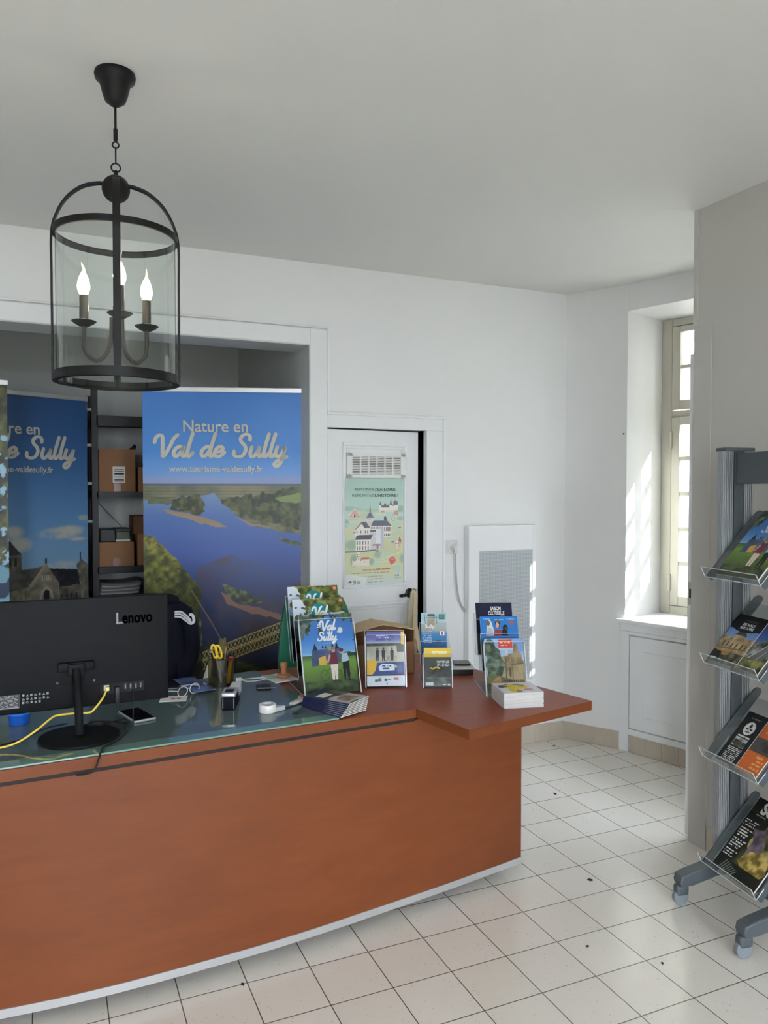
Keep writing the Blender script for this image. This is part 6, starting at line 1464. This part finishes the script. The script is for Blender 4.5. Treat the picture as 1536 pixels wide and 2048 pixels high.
for zt in ZTR:
    zb = zt - .036; y0, y1 = -.302, -.022
    m = MB()
    m.sheet((BX, y1 - .012, zb), (0, -1, 0), (ct, 0, st2), y1 - y0 - .024, .285, .003)
    tr = m.build('clear_tray', M_tray, sd)
    m = MB(); m.sheet((BX, y1, zb), (0, -1, 0), (-.018, 0, .036), y1 - y0, .040, .003); m.build('front_lip', M_tray, tr)
    m = MB(); m.tube([(BX - .018, y1, zb + .036), (BX - .018, y0, zb + .036)], .0016, 6); m.tube([(BX, y1, zb), (BX, y0, zb)], .0016, 6); m.tube([(BX - .018, y1, zb + .036), (BX, y1, zb)], .0016, 6); m.tube([(BX - .018, y0, zb + .036), (BX, y0, zb), (BX + .03, y0, zb + .033)], .0016, 6); m.build('tray_edge', M_trayedge, tr)
    for y in (y1 - .010, y0 + .002):
        m = MB(); L_ = .325
        pr_ = [(0, -.004), (L_ - .02, -.004), (L_ - .006, .002), (L_, .014), (L_ - .004, .026), (L_ - .02, .03), (0, .024)]
        m.prism(pr_, 0, .008, M=Matrix.Translation((BX + .006, y + .0, zb + .002)) @ Matrix(((ct, st2, 0, 0), (0, 0, 1, 0), (st2, -ct, 0, 0), (0, 0, 0, 1))))
        m.build('tray_arm', M_sgrey, tr, bevel=.0015)
def on_tray(k, y0, t, up=0.0):
    zb = ZTR[k] - .036
    R_ = Matrix(((0, st2, ct, 0), (-1, 0, 0, 0), (0, -ct, st2, 0), (0, 0, 0, 1)))
    o = Vector((BX, y0, zb)) - Vector((st2, 0, -ct)) * (t + .0052) + Vector((ct, 0, st2)) * (.013 + up)
    return MS @ Matrix.Translation(o) @ R_
def art_chateau(n=130):
    w, h = .148, .21; c = Cv(w, h, n)
    c.grad([(0, (14, 14, 16)), (.06, (16, 16, 18)), (.062, (90, 130, 190)), (.1, (130, 150, 180)), (.21, (70, 60, 44))])
    c.tex(c.poly([(0, .10), (.02, .095), (.04, .105), (.07, .09), (.10, .10), (.148, .09), (.148, .17), (0, .17)]), (110, 92, 66), (188, 162, 122), 40, 3)
    c.tex(c.poly([(.05, .08), (.075, .07), (.10, .085), (.11, .16), (.05, .16)]), (134, 112, 82), (196, 172, 132), 50, 4); c.put(c.poly([(.045, .085), (.075, .055), (.105, .085)]), (60, 58, 64))
    for x in (.02, .04, .062, .084, .11, .13): c.put(c.rect(x, .12, x + .006, .14), (70, 56, 44))
    c.put(c.line([(.005, .15), (.14, .14)], .006), (120, 100, 70)); c.tex(c.rect(.04, .16, w, h), (34, 34, 28), (120, 114, 80), 60, 6)
    c.put(c.ell(.074, .0, .11, .072), (14, 14, 16)); c.put(c.poly([(0, .16), (.04, .165), (.06, .21), (0, .21)]), (12, 12, 14)); c.put(c.rect(.012, .192, .036, .200), (220, 218, 210)); c.put(c.scrib(.014, .194, .034, .004, 2), (120, 118, 110))
    c.put(c.ell(.062, .165, .02, .012), (176, 134, 70), .8)
    return c
def art_river2(n=110):
    w, h = .105, .21; c = Cv(w, h, n); c.grad([(0, (36, 62, 130)), (.08, (60, 96, 160)), (.1, (120, 120, 120)), (.21, (80, 84, 70))])
    c.put(c.wob([(.04, .02), (.12, .01), (.135, .05), (.07, .06)], .02, 30, 3), (210, 110, 60)); c.tex(c.rect(0, .08, w, h) & (c.fbm(22, 4) > .45), (50, 56, 44), (170, 170, 160), 40, 5); c.put(c.line([(.02, .16), (.07, .09)], .004), (196, 196, 200)); c.put(c.line([(.05, .17), (.09, .10)], .003), (170, 170, 176)); c.tex(c.rect(0, .16, w, h), (40, 46, 28), (150, 146, 84), 40, 8); return c
def art_black(n=90):
    w, h = .099, .21; c = Cv(w, h, n); c.C[:] = (20, 21, 23); c.put(c.ell(.05, .062, .024, .027), (226, 226, 224)); c.put(c.ell(.05, .052, .006, .009), (30, 30, 32)); c.put(c.scrib(.036, .062, .066, .006, 3), (40, 40, 44)); c.put(c.ell(.05, .076, .012, .004), (110, 110, 110)); c.put(c.scrib(.03, .018, .076, .006, 1), (120, 122, 120))
    c.put(c.scrib(.022, .094, .08, .006, 4), (206, 206, 200)); c.tex(c.poly([(.02, .104), (.08, .104), (.08, .140), (.02, .140)]), (120, 126, 120), (206, 208, 204), 60, 5); c.tex(c.wob([(.02, .118), (.08, .114), (.08, .134), (.02, .136)], .01, 50, 4), (40, 44, 34), (90, 92, 74), 60, 6)
    for k in range(9): c.put(c.scrib(.018, .146 + .0062 * k, .082, .003, 20 + k), (216, 216, 212))
    return c
def art_orange(n=80):
    w, h = .099, .21; c = Cv(w, h, n); c.C[:] = (206, 104, 44); c.put(c.rect(0, .075, w, .13), (84, 80, 78)); c.tex(c.ell(.06, .10, .03, .02), (40, 38, 36), (80, 74, 70), 50, 3)
    for k in range(3): c.put(c.scrib(.02, .02 + .014 * k, .08, .006, k), (240, 206, 160), .6)
    for k in range(4): c.put(c.scrib(.05, .14 + .014 * k, .09, .008, 9 + k), (240, 190, 120), .7)
    c.tex(c.rect(0, .13, w, h), (198, 96, 38), (216, 120, 60), 30, 5) if False else None
    return c
def art_sol(n=170):
    w, h = .21, .297; c = Cv(w, h, n); c.tex(c.Y > -1, (24, 26, 18), (70, 74, 40), 24, 2); c.grad([(0, (26, 28, 24)), (.06, (30, 32, 26))], c.Y < .05)
    c.tex(c.wob([(.09, .06), (.21, .05), (.21, .22), (.12, .24), (.08, .18)], .04, 20, 3), (60, 62, 30), (190, 176, 110), 34, 4)
    c.tex(c.wob([(.06, .10), (.12, .09), (.15, .16), (.14, .22), (.09, .22)], .03, 26, 5), (70, 62, 74), (130, 116, 130), 40, 6)
    c.tex(c.wob([(.1, .19), (.2, .18), (.2, .25), (.08, .25)], .03, 26, 8), (110, 92, 40), (214, 190, 110), 44, 9)
    c.put(c.poly([(0, .06), (.07, .05), (.06, .16), (.07, .23), (0, .297)]), (18, 20, 16), .92); c.put(c.rect(0, .25, w, h), (20, 22, 18), .85)
    for k, (a, b_) in enumerate(((.09, .062), (.10, .05), (.11, .056), (.125, .06), (.135, .04), (.145, .05), (.155, .05), (.17, .064), (.18, .052), (.19, .05), (.20, .045), (.215, .055), (.225, .04), (.235, .046))): c.put(c.scrib(.008, a, .008 + b_, .0042, k), (232, 232, 226))
    for k in range(7): c.put(c.line([(.03 + .010 * k, .29), (.045 + .010 * k, .255 + .003 * k)], .0035), (120, 130, 118))
    c.put(c.scrib(.03, .06, .1, .004, 5), (150, 150, 140)); return c
gt = 'brochures in the clear trays of the stand'
_, s1 = booklet('magazine', 'tourist guide with a blue sky and green field in the top tray of the stand', 'magazine', on_tray(0, -.079, .006), .21, .297, .006, art_val(150), gt)
script_lettering('Val', .062, .078, .297 - .060, M_ink, s1, y=-.0008, weight=.20); script_lettering('Sully', .074, .066, .297 - .099, M_ink, s1, y=-.0009, weight=.20)
_, s2 = booklet('brochure', 'castle brochure with a black arched header, left in the second tray of the stand', 'brochure', on_tray(1, -.034, .005), .148, .21, .005, art_chateau(), gt)
lettering('CH\u00c2TEAU', .013, .052, .21 - .028, mat('cover_grey_ink2', (90, 90, 92), .4), s2, y=-.0006); lettering('DE SULLY', .0145, .048, .21 - .043, M_ink, s2, y=-.0006, bold=.0004, width=.062); lettering('SUR LOIRE', .0145, .045, .21 - .058, M_ink, s2, y=-.0006, bold=.0004, width=.066)
booklet('brochure', 'blue and orange brochure at the right end of the second tray of the stand', 'brochure', on_tray(1, -.1843, .004), .105, .21, .004, (lambda c: c)(art_river2(90)), gt)
booklet('leaflet', 'narrow black leaflet with a white oval in the third tray of the stand', 'leaflet', on_tray(2, -.088, .004), .099, .21, .004, art_black(), gt)
booklet('leaflet', 'orange leaflet with a dark middle band in the third tray of the stand', 'leaflet', on_tray(2, -.1905, .004), .099, .21, .004, art_orange(), gt)
_, s4 = booklet('magazine', 'dark magazine with columns of white text in the lowest tray of the stand', 'magazine', on_tray(3, -.079, .006), .21, .297, .006, art_sol(), gt)
lettering('Sol', .062, .040, .297 - .052, M_ink, s4, y=-.0008, bold=.0028, sx=.92)

# ================================================================== CRUMBS ON THE FLOOR
M_crumb = mat('dark_crumb', (46, 40, 34), .9, var=.3, vscale=300)
for k, (x, y, w_, lb) in enumerate(((2.31, 3.15, .010, 'dark dry leaf bit on the floor in the sunlit path right of the desk'), (2.74, 3.75, .008, 'dark crumb on the floor close to the back corner of the room'), (1.92, 2.39, .011, 'dark dry leaf bit on the floor in front of the desk end'), (1.63, 2.04, .006, 'small crumb on the floor below the front corner of the desk top'), (1.79, 1.87, .005, 'tiny crumb on the floor left of the stand casters'), (.54, 2.30, .007, 'dark crumb on the floor beneath the curved foot strip'))):
    rs_ = random.Random(k); m = MB()
    m.prism([(w_ * (.6 + .5 * rs_.random()) * math.cos(a), w_ * (.4 + .5 * rs_.random()) * math.sin(a)) for a in [2 * PI * i / 9 for i in range(9)]], .0002, .003)
    o = m.build('leaf_crumb', M_crumb, None); o.location = (x, y, 0); o.rotation_euler = (0, 0, rs_.random() * 6); tag(o, lb, 'crumb', 'crumbs on the floor')
